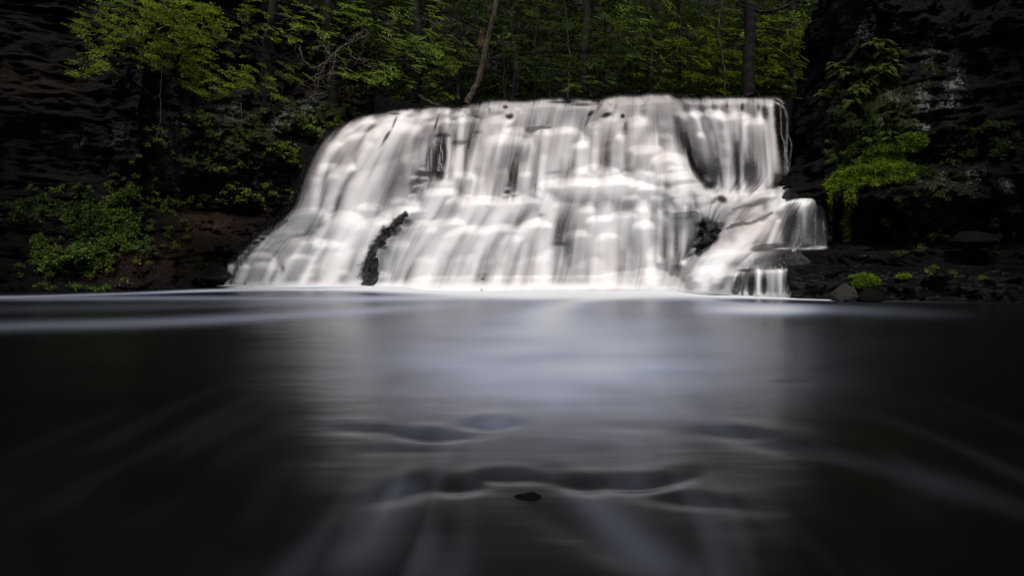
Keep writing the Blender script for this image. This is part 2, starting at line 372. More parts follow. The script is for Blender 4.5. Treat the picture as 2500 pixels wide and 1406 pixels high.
# little swellings that break the larger domes
for k in range(70):
    x = RNG.uniform(560, 1900); y = RNG.uniform(250, 700)
    i, j = int((y-214)/2), int((x-500)/2)
    if WM[i, j] < .5 or (1660 < x < 1920 and 300 < y < 470): continue
    wd = RNG.uniform(6, 17); LOB.append((x, y, wd, wd*RNG.uniform(1.6, 4.5), RNG.uniform(.08, .22)+0.12*wd/26, wd*RNG.uniform(.3, .6)))
DEP = BASE+0.12
TT = np.full(GX.shape, 1.0); LAST = np.full(GX.shape, -1)
def pour(L):
    global DEP, TT, LAST
    for k, (lx, ly, lw, ll, la, lr) in enumerate(L):
        i0 = max(0, int((ly-214)/2)-3); i1 = min(NR, int((ly+ll*1.25-214)/2)+2)
        ii = min(NR-1, max(0, int((ly-214)/2))); s0 = SS[ii, min(NC-1, int((lx-500)/2))]
        b0 = BASE[ii, min(NC-1, int((lx-500)/2))]
        ds = np.gradient(SS[ii])[min(NC-1, int((lx-500)/2))]/2.0 if lw > 0 else 1
        u = (SS[i0:i1]-s0)/(lw*max(0.4, ds))
        u = u+0.10*noise(GX[i0:i1]/22, GY[i0:i1]/30, k*0.37)
        uu = np.clip(1-u*u, 0, 1)
        t = GY[i0:i1]-(ly+lw*0.34*(1-np.sqrt(uu)))
        rise = np.sqrt(np.clip(1-(1-np.clip(t/lr, 0, 1))**2, 0, 1))
        fall = np.clip(1.18-t/ll, 0, 1)
        m = mpp[ii, min(NC-1, int((lx-500)/2))]
        la = la*(.62+.62*min(1, lw/50))
        d = b0-la*rise*(0.35+0.65*uu**0.45)-0.0011*np.clip(t, 0, None)*0.9+(1-np.clip(fall*5, 0, 1))*2.0
        bi = BASE[i0:i1]
        d = np.minimum(d, bi+0.12-la*0.55*rise*uu**0.6*np.clip(fall*1.8, 0, 1))        # keeps a swelling where the face comes forward
        d = np.where((uu > 0) & (t > 0) & (fall > 0), d, 1e9)
        cur = DEP[i0:i1]
        kk = 0.05; h = np.clip(0.5+0.5*(cur-d)/kk, 0, 1)
        new = np.where(d > 1e8, cur, cur*(1-h)+d*h-kk*h*(1-h)*0.6)
        win = (d < cur) & (d < 1e8)
        TT[i0:i1] = np.where(win, t/ll, TT[i0:i1]); LAST[i0:i1] = np.where(win, k, LAST[i0:i1])
        DEP[i0:i1] = new
pour(LOB)
# fine fluting along the flow
lid = LAST*0.731
f1 = noise(SS/11.0, GY/190.0, lid*0.15); f2 = noise(SS/4.6, GY/130.0, 5.0); f3 = noise(SS/26.0, GY/260.0, 9.0)
f4 = noise(SS/58.0, GY/150.0, 14.0)
DEP = DEP-0.022*f1-0.006*f2-0.10*f3-0.12*f4
DEP = blur(DEP, 5.4, 2.6)
TTb = blur(np.clip(TT, 0, 1), 9, 9)
nearfoot = sstep(-26, -2, GY-yb); DEP = DEP*(1-nearfoot)+nearfoot*blur(DEP, 26, 8)
# small crisp steps over broken rock
STEP = [(1030,411,13,18,.16,4),(1018,430,12,20,.16,4),(1036,432,13,18,.16,4),(1056,443,16,24,.18,4),(1027,451,14,24,.18,4),(1046,455,12,20,.16,4),(1012,474,13,26,.18,4),(1030,474,14,30,.18,4),(1072,432,14,24,.18,4),(1090,446,14,20,.16,4),(1008,494,12,20,.16,4),
 (1003,545,18,12,.14,4),(985,556,16,12,.14,4),(1000,562,18,12,.14,4),(972,570,15,12,.14,4),(992,575,18,14,.14,4),(958,586,15,14,.14,4),(980,590,18,16,.14,4),(948,598,14,20,.14,4),(1015,552,16,12,.14,4),(1010,532,16,10,.12,4),(985,536,14,12,.14,4),
 (1722,552,10,16,.14,4),(1742,551,10,18,.14,4),(1716,578,9,18,.14,4),(1735,576,12,22,.16,4),(1750,580,8,18,.12,4),(1704,604,11,18,.14,4),(1708,590,9,10,.1,3),
 (1252,445,9,14,.1,3),(1243,458,9,14,.1,3),(1258,470,8,12,.1,3),(1236,474,9,16,.12,4),
 (1812,668,12,40,.14,5),(1832,664,12,44,.14,5),(1797,676,10,34,.12,5),(1850,660,10,44,.12,4),
 (682,590,12,12,.1,3),(670,600,10,10,.1,3),(692,598,10,10,.1,3),(630,585,10,8,.1,3),(612,598,9,8,.1,3),(645,576,10,8,.1,3),(600,612,9,8,.1,3)]
for k in range(46):
    x = RNG.uniform(930, 1880); STEP.append((x, float(np.interp(x, [p[0] for p in OUT[17:41]], [p[1] for p in OUT[17:41]]))+RNG.uniform(2, 26), RNG.uniform(5, 12), RNG.uniform(12, 26), .09, 4))
TT0 = TT.copy(); TT[:] = 1; pour(STEP); small = TT < 1; crisp = np.where(small, TT, 1); TT = TT0
DEP = blur(DEP, 2.0, 1.6)

# the thick streams between the thinner veils
STR = np.zeros_like(GX)
for pts, wd, sg in [([(905,298),(850,330),(808,372),(780,430),(768,500)], 13, .9), ([(952,290),(908,340),(880,405)], 13, .9), ([(990,296),(950,345),(915,400),(882,460),(862,520),(836,600),(798,700)], 25, 1),
    ([(860,408),(836,440),(815,480),(796,540),(770,600)], 10, .9), ([(1040,285),(1008,335),(990,390)], 11, .55), ([(830,430),(800,490),(770,560)], 8, .4), ([(1092,275),(1094,340),(1090,430)], 6, .4), ([(1126,300),(1122,420)], 12, .9),
    ([(1250,290),(1222,345),(1204,420),(1190,500)], 9, 1), ([(1180,320),(1160,400),(1150,470)], 16, .6), ([(1215,330),(1185,400),(1170,480)], 10, .5), ([(1300,330),(1290,400),(1285,480)], 16, .7), ([(1335,320),(1325,400),(1320,480)], 9, .9), ([(1385,320),(1370,380),(1355,440)], 24, .8),
    ([(1425,352),(1422,420)], 15, .9), ([(1455,330),(1450,420)], 9, .6), ([(1505,290),(1512,350),(1510,420)], 12, .6), ([(1570,295),(1545,350),(1540,420)], 14, .5), ([(1590,360),(1590,430)], 28, .7), ([(1640,380),(1660,430)], 26, .8),
    ([(1690,285),(1718,340),(1738,400),(1752,455)], 11, 1), ([(1755,290),(1768,350),(1774,455)], 13, .95), ([(1722,300),(1742,380)], 10, .7), ([(1795,280),(1798,340)], 10, .5), ([(1818,290),(1815,340),(1812,460)], 8, .75), ([(1858,290),(1872,350),(1880,460)], 10, 1), ([(1885,262),(1890,340),(1900,440)], 8, .6),
    ([(1010,505),(962,550),(925,600),(888,690)], 13, 1), ([(940,540),(900,600),(862,690)], 20, .8), ([(790,600),(760,650),(738,695)], 10, .9), ([(740,600),(700,650),(670,690)], 10, .6), ([(668,640),(650,690)], 8, .9), ([(600,655),(584,690)], 8, .8), ([(840,600),(815,650),(800,695)], 16, .8),
    ([(1090,465),(1060,500),(1050,530)], 20, .8), ([(1180,490),(1110,570),(1050,640),(1010,700)], 28, .85), ([(1060,560),(1000,640),(975,700)], 12, .6), ([(1262,490),(1180,580),(1130,690)], 22, .8), ([(1310,540),(1240,610),(1205,690)], 16, .85), ([(1340,500),(1330,600),(1322,695)], 20, 1), ([(1280,600),(1262,690)], 10, .5),
    ([(1440,510),(1455,600),(1450,690)], 16, .55), ([(1480,530),(1482,690)], 26, .9), ([(1572,510),(1578,600),(1590,680)], 14, .95), ([(1530,530),(1520,600)], 14, .4), ([(1610,520),(1606,640)], 6, .5), ([(1638,510),(1636,660)], 8, .75), ([(1672,510),(1668,640)], 7, .6), ([(1400,450),(1500,450),(1580,440)], 26, .9),
    ([(1900,470),(1820,470),(1740,480)], 12, .7), ([(1960,486),(1910,500),(1870,540),(1810,600),(1760,620)], 16, .9), ([(1900,545),(1880,602)], 8, .8), ([(1840,560),(1800,600)], 14, .7), ([(1830,612),(1760,630),(1700,690)], 20, .9), ([(1760,640),(1720,720)], 20, .8), ([(1850,660),(1850,720)], 6, .95), ([(1904,660),(1904,720)], 6, .6), ([(1885,660),(1885,720)], 6, .45), ([(1813,668),(1806,720)], 3, .6), ([(1798,672),(1786,720)], 3, .6)]:
    P = curve([(a, b, 0) for a, b in pts], 70)[:, :2]; x0, x1 = P[:, 0].min()-3*wd, P[:, 0].max()+3*wd
    c0, c1 = max(0, int((x0-500)/2)), min(NC, int((x1-500)/2)+1); r0, r1 = max(0, int((P[:, 1].min()-3*wd-214)/2)), min(NR, int((P[:, 1].max()+3*wd-214)/2)+1)
    gx_, gy_ = GX[r0:r1, c0:c1], GY[r0:r1, c0:c1]; best = np.full(gx_.shape, 1e9)
    for a, b in P: best = np.minimum(best, (gx_-a)**2+((gy_-b)*.8)**2)
    best = np.sqrt(best)/wd*(1+.18*noise(gx_/20, gy_/60))
    STR[r0:r1, c0:c1] = np.maximum(STR[r0:r1, c0:c1], sg*np.exp(-best**2.2))
STR = STR*(.86+.14*np.clip(.5+f1+f2, 0, 1))
DEP = DEP-.07*STR
# how thick the veil is; shade below each crest is put in as thinning
DEN = 1.0-np.clip(TTb+0.02, 0, 1)*(0.40+1.0*np.clip(1.1*f3+0.9*f4+0.28*f1+0.08*f2, -0.3, 1.05))-0.07*np.clip(f1+f2, 0, 1)-.10*np.clip(f2+.4*noise(SS/2.8, GY/110.0, 61.0), -.3, 1)
crest = np.clip(1-TTb*3.2, 0, 1)
DEN = DEN*(1-(.16+.26*(1-crest))*(1-STR)); DEN = np.clip(DEN+(1-DEN)*STR*.8, 0, 1)
def dark(cx, cy, rx, ry, s, ln=0.0, hard=1.0):
    global DEN
    q = ((GX-cx-ln*(GY-cy))/rx)**2+((GY-cy)/ry)**2
    q = q*(1+0.35*noise(GX/14.0, GY/26.0, cx*0.01))*((1+.75*noise(SS/6.0, GY/120.0, cx*.013)) if ry >= 26 and s < .97 else 1)
    DEN = DEN*(1-s*np.exp(-np.abs(q)**hard))
def dline(pts, wds, s, soft=0.5):
    global DEN
    P = curve([(a, b, 0) for a, b in pts], 60)[:, :2]; wv = np.interp(np.linspace(0, 1, 60), np.linspace(0, 1, len(wds)), wds)
    best = np.full(GX.shape, 9.0)
    for (a, b), q in zip(P, wv):
        best = np.minimum(best, np.hypot(GX-a, GY-b)/q)
    best = best*(1+0.45*noise(GX/16.0, GY/10.0)+.2*noise(GX/6.0, GY/9.0))
    DEN = DEN*(1-s*(1-sstep(1-soft, 1+soft, best)))
for a in [(960,440,15,70,.42,-.3),(990,455,22,40,.45,-.1),(920,395,5,40,.35,-.5),(880,350,5,35,.4,-.6),(830,395,7,20,.45,-.6),(795,440,6,60,.35,-.25),
 (1052,385,13,45,.80,0,2),(1083,375,11,45,.93,0,2),(1069,385,7,45,.75,0,2),(1074,322,7,22,.8,-.15),(1112,345,6,36,.7,-.1),(1040,425,26,28,.75,0,2),(1075,427,12,16,.92,0,2),(1018,440,14,32,.6,-.3,2),(1022,470,16,20,.5,0,2),
 (1136,370,4,50,.45,0),(1203,400,9,60,.30,-.1),(1262,380,13,34,.65,-.2),(1252,420,12,30,.80,-.1,2),(1248,455,14,28,.75,-.05,2),(1236,468,7,18,.6,0),
 (1372,415,10,30,.35,0),(1485,392,8,32,.55,0),(1530,400,6,30,.3,0),(1620,330,14,34,.45,.25),(1604,300,8,40,.35,.1),
 (1672,330,7,40,.5,.2),(1681,362,14,34,.90,.35,2),(1692,400,11,34,.96,.38,2),(1712,432,13,26,.97,.5,2),(1735,452,16,12,.95,0,2),(1742,425,20,45,.72,.12),(1752,370,6,80,.35,.12),
 (1832,425,20,46,.86,.03,2),(1868,380,5,80,.5,.08),(1800,410,7,70,.78,.04,1.5),(1808,330,5,50,.45,.05),(1785,420,7,46,.45,0),(1896,445,8,40,.5,.05),(1868,275,9,22,.85,.05,2),(1812,262,5,11,.9,0,2),(1852,262,4,9,.8),(1775,258,3,9,.7),(1740,258,3,9,.5),
 (1388,600,14,62,.62,-.06),(1358,600,6,60,.3,-.08),(1205,655,13,42,.40,-.3),(1245,590,8,30,.3,-.5),(1175,640,7,40,.28,-.35),(1540,600,8,60,.30,.03),(1435,655,8,50,.3),(1623,600,6,46,.62,0),(1652,590,6,60,.62,.02),(1640,640,10,16,.45),
 (1522,498,20,14,.30),(1700,500,8,14,.5,.3),(1694,478,10,14,.5,.4),(1718,540,4,30,.6,.3),
 (1244,284,11,8,.98,.0,2),(1234,262,7,5,.95,0,2),(1420,256,26,4,.8,0,2),(1375,250,38,3.5,.85,0,2),(1442,278,7,9,.95,-.6,2),(1481,281,13,8,.97,-.8,2),(1520,284,6,6,.95,0,2),(1527,308,5,14,.7),(1432,300,4,14,.7,-.5),
 (1463,262,4,12,.7,-.6),(965,278,16,3,.8,0,2),(963,300,3,16,.85,-.4,2),(945,332,5,14,.85,-.6,2),(938,345,4,14,.7,-.6),(1065,302,3,20,.9,-.3,2),(1125,262,30,3,.8,0,2),(1195,270,3,7,.7),(1155,276,2,7,.6),
 (1000,283,12,6,.45),(1155,305,14,10,.4),
 (950,604,17,24,.6,-.5),(976,566,24,14,.55,-.3),(928,645,13,34,.55,-.15),(1000,545,16,10,.5),(965,625,8,30,.35,-.3),(1731,567,29,30,.985,0,3),(1706,613,12,14,.93,0,3),(1763,487,13,11,.93,.4,2),(1715,590,10,18,.6,0,2),
 (945,592,12,24,.3,-.5),(985,545,22,10,.7,0,2),(960,568,14,10,.7,0,2),(1000,540,10,6,.5),(720,560,16,8,.35),(780,552,10,10,.5,-.7),(690,655,6,10,.7),(686,590,20,5,.3,-.3),
 (1930,548,22,46,.93,-.25,2),(1922,588,16,20,.75,0,2),(1898,600,14,10,.4),(1992,545,24,58,.78,0,2),(1985,600,12,20,.45),(1972,575,14,30,.35),
 (1806,692,15,34,.88,-.2,2),(1790,704,7,24,.8,-.3,2),(1834,692,14,38,.97,0,2),(1866,694,10,36,.95,0,2),(1927,692,14,38,.92,0,2),(1890,700,16,34,.35,0,2),(1819,660,22,4,.8,0,2),(1880,656,50,2.5,.7,0,2),
 (1900,520,14,7,.55,-.3),(1868,505,8,14,.6,-.1),(1835,640,10,8,.3)]:
    dark(*a)
dline([(990,522),(975,535),(955,558),(932,582),(915,606),(903,634),(896,662),(897,694)], [6, 9, 12, 12, 12, 13, 17, 17], .97, .5)
dline([(935,560),(955,560),(975,558)], [6, 8, 7], .8, .5); dline([(925,600),(940,604)], [6, 6], .8, .5)
dline([(1775,558),(1800,548),(1830,545),(1860,533),(1885,520)], [3, 5, 4, 6, 3], .72, .6)
dline([(1790,512),(1815,503),(1835,500)], [3, 5, 2], .5, .6)
dline([(560,700),(575,660),(584,640),(600,626),(618,602),(650,572),(700,540)], [3, 5, 10, 7, 8, 5, 3], .8, .8)
DEN = DEN*(1-.8*sstep(1965, 2014, GX)*sstep(486, 500, GY)*(GY < 602))
# film thinning out over the right shelf
film = sstep(1790, 1920, GX)*(GY > 609)*(GY < 655)
DEN = DEN*(1-0.93*film)
DEN = np.where((GY > 609) & (GY < 654) & (GX > 1840), DEN*(0.6+0.4*(1-sstep(612, 640, GY))), DEN)
caps = small*(np.exp(-(crisp/.28)**2)); DEN = np.where(small, DEN*(1-.25*sstep(.2, .8, crisp)*(GX < 1800)), DEN); DEN = DEN+(1-DEN)*blur(caps.astype(float), 2)*.5
# thin strands on bare rock
strand = np.clip(noise(SS/2.6, GY/160.0, 21.0)*3.2-0.75, 0, 1)*0.75
rockish = np.clip(1-DEN*2.4, 0, 1)
DEN = np.maximum(DEN, strand*rockish*0.5*(GY > 250)*((GX < 1130) & (GY < 420) | (GX > 1770) & (GY > 650)))
cell = np.abs(noise(GX/15.0, GY/9.0, 3.0)); rim = np.clip(1-cell*16, 0, 1)          # water beading over broken rock
near_rock = ((GX < 1120) & (GY > 400)) | ((GX > 1690) & (GX < 1765) & (GY > 530) & (GY < 640)) | (GX > 1900)
DEN = np.maximum(DEN, rim*rockish*0.12*near_rock)
# crisp crest of each ledge keeps its full thickness
DEN = np.clip(DEN, 0.0, 1.0); DEN = np.where(rockish > .6, DEN, DEN+(1-DEN)*.75*sstep(-16, 2, GY-yb)*(GX > 600))
DEN = DEN*cover
DEN = np.maximum(DEN, 0)
# trickles on the black wall right of the plunge
trick = 0
for pts, wd, sg in [([(1893,250),(1912,262),(1921,285),(1922,330),(1919,370),(1922,400),(1920,440)], 2.6, .75), ([(1905,262),(1907,300),(1908,330),(1915,350),(1917,380)], 1.5, .5),
    ([(1924,330),(1932,350),(1930,380),(1926,420)], 1.5, .4), ([(1888,242),(1900,243),(1912,252)], 3, .6), ([(1916,352),(1916,400),(1914,430)], 2.2, .35),
    ([(1924,447),(1940,440),(1948,436)], 2, .5), ([(1916,470),(1926,455),(1940,446)], 2, .45),
    ([(1966,500),(1962,530),(1956,560),(1958,600)], 2, .4),([(1990,520),(1991,560),(1990,600)], 1.6, .35),([(2010,530),(2011,570)], 1.5, .35),([(1958,594),(1945,606),(1936,612)], 2.5, .8),
    ([(583,628),(584,650),(582,668)], 1.8, .5),([(592,630),(593,655)], 1.8, .4),([(1938,660),(1935,690),(1928,722)], 2.6, .9)]:
    P = curve([(a, b, 0) for a, b in pts], 50)[:, :2]; best = np.full(GX.shape, 99.0)
    for a, b in P: best = np.minimum(best, np.hypot(GX-a, GY-b)/wd)
    trick = np.maximum(trick, sg*np.exp(-best**2)*(0.6+0.8*np.clip(noise(GX/3.0, GY/12.0), -.5, 1)))
DEN = np.maximum(DEN, trick)
TAN = np.clip(0.55*noise(SS/17.0, GY/200.0, 44.0)+0.05, 0, 1)*0.8+.22*(1-sstep(330, 520, GY))  # tan streaks; warm sunlight on the upper falls put into the tint
for cx, cy, rx, ry, s in [(1200,430,30,60,.5),(1500,250,60,18,.7),(1620,250,50,30,.6),(1460,390,25,40,.55),(1620,380,25,40,.6),(1840,545,60,50,.65),(1780,590,60,40,.4),(1850,470,80,14,.35),(912,285,30,10,.4),(1740,300,100,30,.0),(1830,252,10,14,.7),(1230,380,12,90,.3)]:
    TAN = np.maximum(TAN, s*np.exp(-((GX-cx)/rx)**2-((GY-cy)/ry)**2))
FV = W(GX, GY, DEP)
keep = blur((DEN > 0.015).astype(float), 3) > 0.02
kq = keep[:-1, :-1] | keep[1:, :-1] | keep[:-1, 1:] | keep[1:, 1:]
cxq, cyq = GX[:-1, :-1]+1, GY[:-1, :-1]+1
plunge = (cxq-0.22*(cyq-240) > 1660) & (cyq < fall_foot[:-1, :-1]) 
steps = (~plunge) & (cxq+0.55*(cyq-560) > 1700) & (cyq > 440)
fl = empty('waterfall', (0.5, 16.0, 0), 'wide white waterfall pouring in silky veils over dark rock ledges into the pool', 'waterfall')
for nm, msk in (('main_cascade', ~plunge & ~steps), ('plunging_curtain', plunge), ('stepped_cascade', steps)):
    Vq, Fq, A = compact(FV, gridF(NR, NC, kq & msk), {'veil': DEN, 'tannin_warmth': TAN})
    part(nm, Vq, Fq, FALL, fl, A)
# the rock the water runs over
s2 = (slice(None, None, 2), slice(None, None, 2))
bx, by = GX[s2], GY[s2]
blk = np.floor(3.2*noise(bx/30, by/26, 2.0)+0.7*noise(bx/9, by/8))*0.05
RD = blur(DEP, 4)[s2]+0.15+np.abs(blk)*1.3+0.09*np.clip(fbm(bx/16, by/9, 1.0)+.2, 0, 1)
poke = (1-np.clip(DEN/np.maximum(cover, .05)*1.6, 0, 1))[s2]*(cover[s2] > .5)
hole = (DEN/np.maximum(cover, .05))[s2] < .35
hs_ = blur(hole.astype(float), 4); RD = np.where(hole, RD, np.maximum(RD, DEP[s2]+0.10))-0.05*hs_
RV = W(bx, by, RD)
z0 = np.zeros(bx.size)
wide = blur(WM, 8)[s2] > 0.05
kr = wide[:-1, :-1] | wide[1:, 1:]
kr &= (np.interp(bx[:-1, :-1], [p[0] for p in OUT[15:42]], [p[1] for p in OUT[15:42]])-by[:-1, :-1] < 9)
Vq, Fq, A = compact(RV, gridF(*bx.shape, kr), {'litter': z0, 'moss': z0, 'lichen': z0})
tag(mesh('rock_ledges', Vq, Fq, WETROCK, None, A), kind='structure')

# ------------------------------------------------------------------ cliffs and banks
SURF = {}
def register(V, name='all'):
    V = V.reshape(-1, 3); V = V[V[:, 1] > 3]; x, y = PX(V)
    k = (x > -60) & (x < 2560) & (y > -60) & (y < 800)
    for a, b, c in zip((x[k]//8).astype(int), (y[k]//8).astype(int), V[k, 1]):
        if SURF.get((a, b), 1e9) > c: SURF[(a, b)] = c
def surf(px, py, default=18.0):
    a, b = int(px//8), int(py//8)
    for r in range(0, 7):
        c = [SURF[(a+i, b+j)] for i in range(-r, r+1) for j in range(-r, r+1) if (a+i, b+j) in SURF]
        if c: return min(c)
    return default
def blob(px, py, L):
    o = np.zeros(px.shape)
    for cx, cy, rx, ry, s in L: o = np.maximum(o, s*np.exp(-((px-cx)/rx)**2-((py-cy)/ry)**2))
    return o
LICH = [(190,345,30,26,.8),(290,340,40,50,.5),(430,330,50,60,.75),(420,400,60,60,.6),(560,280,60,60,.55),(540,350,60,60,.5),(640,380,80,60,.42),(700,300,60,50,.85),(760,260,60,40,.8),(800,320,60,40,.6),(350,460,90,30,.5),
 (560,230,60,30,.6),(420,210,40,20,.5),(660,450,70,50,.4),(110,690,60,20,.4),(300,690,60,14,.5),(230,215,40,30,.3),(120,190,60,30,.3),(700,500,60,40,.35),
 (2255,250,26,50,1.0),(2330,210,30,60,1.0),(2310,255,40,25,.95),(2250,310,26,16,1.0),(2280,120,60,60,.65),(2180,240,50,60,.55),(2110,70,30,30,.75),(2190,50,20,30,.75),(2080,300,14,50,.7),(2150,320,14,60,.7),(2020,290,16,30,.6),
 (2290,450,70,50,.6),(2270,520,40,30,.75),(2370,430,50,60,.55),(2370,520,40,50,.4),(2480,510,30,30,.95),(2430,545,18,20,.95),(2460,460,30,40,.6),(2240,490,20,16,.6),(2180,568,10,10,.8),(2120,625,30,6,.6),
 (2450,230,20,16,.7),(2330,350,60,40,.5),(2070,715,20,16,.5)]
MOSS = [(600,330,160,110,.62),(430,400,120,80,.5),(780,270,120,40,.7),(2160,280,170,140,.62),(2300,480,140,90,.5),(330,330,140,60,.4),(2250,130,120,60,.4),(500,640,80,40,.45),(2150,390,110,45,1.1),(2070,440,60,28,1.1),(2230,350,50,30,1.0),(2180,430,70,25,.9),(2115,685,40,20,1.0),(2205,672,24,8,.85),(2100,300,60,60,.6),(2130,230,60,60,.6),(2180,310,60,40,.6),(2060,520,10,50,.6),(2065,565,14,40,.55),
 (2300,560,60,20,.5),(2380,500,60,60,.4),(2350,300,100,40,.45),(820,290,60,30,.5),(760,320,60,60,.55),(650,330,80,50,.35),(2050,200,60,60,.4),(450,620,60,30,.25),(430,660,60,14,.35),(730,460,20,60,.45)]
LITT = [(500,545,90,38,1.1),(430,600,80,30,.9),(360,640,120,40,.8),(600,510,80,24,.6),(90,200,120,40,.5),(1000,255,120,22,.6),(850,240,120,30,.5),(250,650,100,50,.6),(1080,230,120,20,.5)]
def cliff(name, foot, prof, ztop, nu, nv, seed, mt, zbot=-0.6, rough=1.0, flip=1):
    P = curve([(a, b, 0) for a, b in foot], nu)[:, :2]
    T = np.gradient(P, axis=0); T /= np.linalg.norm(T, axis=1)[:, None]; Nn = flip*np.stack([-T[:, 1], T[:, 0]], -1)
    z = np.linspace(zbot, ztop, nv)
    sb = np.interp(z, [p[0] for p in prof], [p[1] for p in prof])
    X = P[None, :, 0]+Nn[None, :, 0]*sb[:, None]; Yy = P[None, :, 1]+Nn[None, :, 1]*sb[:, None]; Z = np.broadcast_to(z[:, None], X.shape)
    al = np.broadcast_to(np.concatenate([[0], np.cumsum(np.linalg.norm(np.diff(P, axis=0), axis=1))])[None, :], X.shape)
    big = 0.55*fbm(X*0.32, Yy*0.32, Z*0.28+seed, 3)
    wv = Z*1.0+0.35*fbm(X*0.35, Yy*0.35, seed+3.0, 2)
    st = 0
    for fq, am in ((1.15, .26), (2.9, .13), (6.5, .06)):
        q = wv*fq+seed; fl_ = np.floor(q); fr = q-fl_
        bid = np.floor(al*(.45+.28*fq)+5*noise(fl_*2.1, seed+.5)+.35*noise(al*2.3, Z*3.1, seed)); h0 = .55*noise(fl_*1.37+.3, bid*3.71+.4, seed)+.45*noise(fl_*1.37, X*0.9*fq**.4, Yy*0.9*fq**.4); st = st+am*h0*1.7*(1-sstep(.86, 1, fr))-am*.35*np.exp(-((fr-1)/.08)**2)
    ver = 0.09*np.floor(3*noise(X*2.3+9, Yy*2.3, Z*1.4+seed))+0.09*np.floor(3*noise(X*0.9+9, Yy*0.9, Z*0.35+seed))/1.5
    fine = 0.17*fbm(X*2.4, Yy*2.4, Z*4.0, 5, .68)
    d = rough*(big+st+ver*0.8+fine)
    X = X-Nn[None, :, 0]*d; Yy = Yy-Nn[None, :, 1]*d; Z = Z+0.05*noise(X*2, Yy*2, 5.0)
    V = np.stack([X, Yy, Z], -1); x, y = PX(V)
    x = np.where(V[..., 1] < 1, 5000, x)
    register(V)
    A = {'litter': blob(x, y, LITT), 'moss': blob(x, y, MOSS), 'lichen': blob(x, y, LICH)}
    return tag(mesh(name, V, gridF(nv, nu), mt, None, {k: a for k, a in A.items()}), kind='structure')
gx = lambda px, Y: ((px-CX)/F*Y, Y)
# left cliff: a sloping bank at the water, a strata wall above it
cliff('cliff', [(-17, 1.5), (-15.5, 7), (-14.9, 12), gx(0, 15.0), gx(150, 15.2), gx(330, 15.7), gx(480, 17.2), gx(560, 18.4), gx(640, 20.0), gx(740, 21.3), gx(840, 22.3), gx(960, 23.2)],
      [(-1, -.1), (0, 0), (.25, .15), (1.2, .75), (2.0, 1.5), (2.5, 2.1), (2.9, 2.3), (5.6, 2.5), (7.0, 2.9), (12, 4.0), (13, 9)], 13.0, 620, 330, 2.0, ROCK, flip=1)
# right cliff: low shelves at the water, an overhang, a tall face
cliff('cliff', [gx(1870, 21.0), gx(1895, 18.6), gx(1922, 16.6), gx(1950, 15.3), gx(1990, 14.5), gx(2060, 13.6), gx(2180, 13.2), gx(2330, 13.0), gx(2500, 12.2), (12.5, 9.5), (12.8, 5), (13.5, 0)],
      [(-1, 0), (0, 0), (1.1, .0), (1.25, .35), (2.0, .15), (2.25, -.35), (2.5, -.30), (3.2, .35), (4.2, .5), (6.0, .9), (8, 1.2), (13, 2.5)], 13.0, 460, 330, 11.0, ROCK, flip=1)
def shelf(name, foot, prof, nu, nv, seed, mt, rough=.5):
    return cliff(name, foot, prof, prof[-1][0], nu, nv, seed, mt, zbot=-0.5, rough=rough, flip=1)
def ledge(name, pts, Zt, Zb, Yback, seed, mt, nu=260, mossy=True):
    """a rock shelf: front face down from its brink, top running back to the cliff"""
    P = curve([(p[0], p[1], 0) for p in pts], nu)[:, :2]                    # brink: pixel column, distance
    X = (P[:, 0]-CX)/F*P[:, 1]; Y = P[:, 1]
    rows = []
    nf, ntp = 34, 26
    for k in range(nf):
        q = k/(nf-1); z = Zb+(Zt-Zb)*q
        rows.append(np.stack([X, Y-0.10*(1-q)+0.10*fbm(X*2.2+seed, z*5, 3.0, 4, .6)+0.06*np.floor(2.5*noise(X*1.6, z*3.4, seed))+0.03*(1-np.sqrt(max(0, 1-(max(0, q-.85)/.15)**2)))*3, np.full_like(X, z)+0.03*noise(X*.8, seed)], -1))
    yb_ = np.interp(P[:, 0], [1700, 2600], Yback)
    for k in range(1, ntp):
        q = k/(ntp-1); yy = Y+(yb_-Y)*q+0.03
        rows.append(np.stack([X*(1+(yy-Y)/Y*0.9), yy+0.02*noise(X*3, q*9, seed), Zt+0.08*q+0.05*fbm(X*1.6, yy*2.5, seed, 4)+0.03*noise(X*.8, seed)], -1))
    V = np.stack(rows, 0); x, y = PX(V); register(V)
    return tag(mesh(name, V, gridF(V.shape[0], V.shape[1]), mt, None, {'litter': blob(x, y, LITT), 'moss': blob(x, y, MOSS), 'lichen': blob(x, y, LICH)*.8}), kind='structure')
ledge('rock_shelf', [(1925, 13.0), (1960, 12.75), (2050, 12.45), (2150, 12.3), (2260, 12.2), (2400, 11.9), (2600, 11.5)], 0.72, -0.4, (14.6, 13.4), 4.0, WETROCK)
ledge('rock_shelf', [(1960, 13.7), (2010, 13.2), (2080, 13.0), (2180, 12.85), (2300, 12.7), (2420, 12.4), (2600, 12.0)], 1.06, 0.55, (14.8, 13.6), 8.0, ROCK)

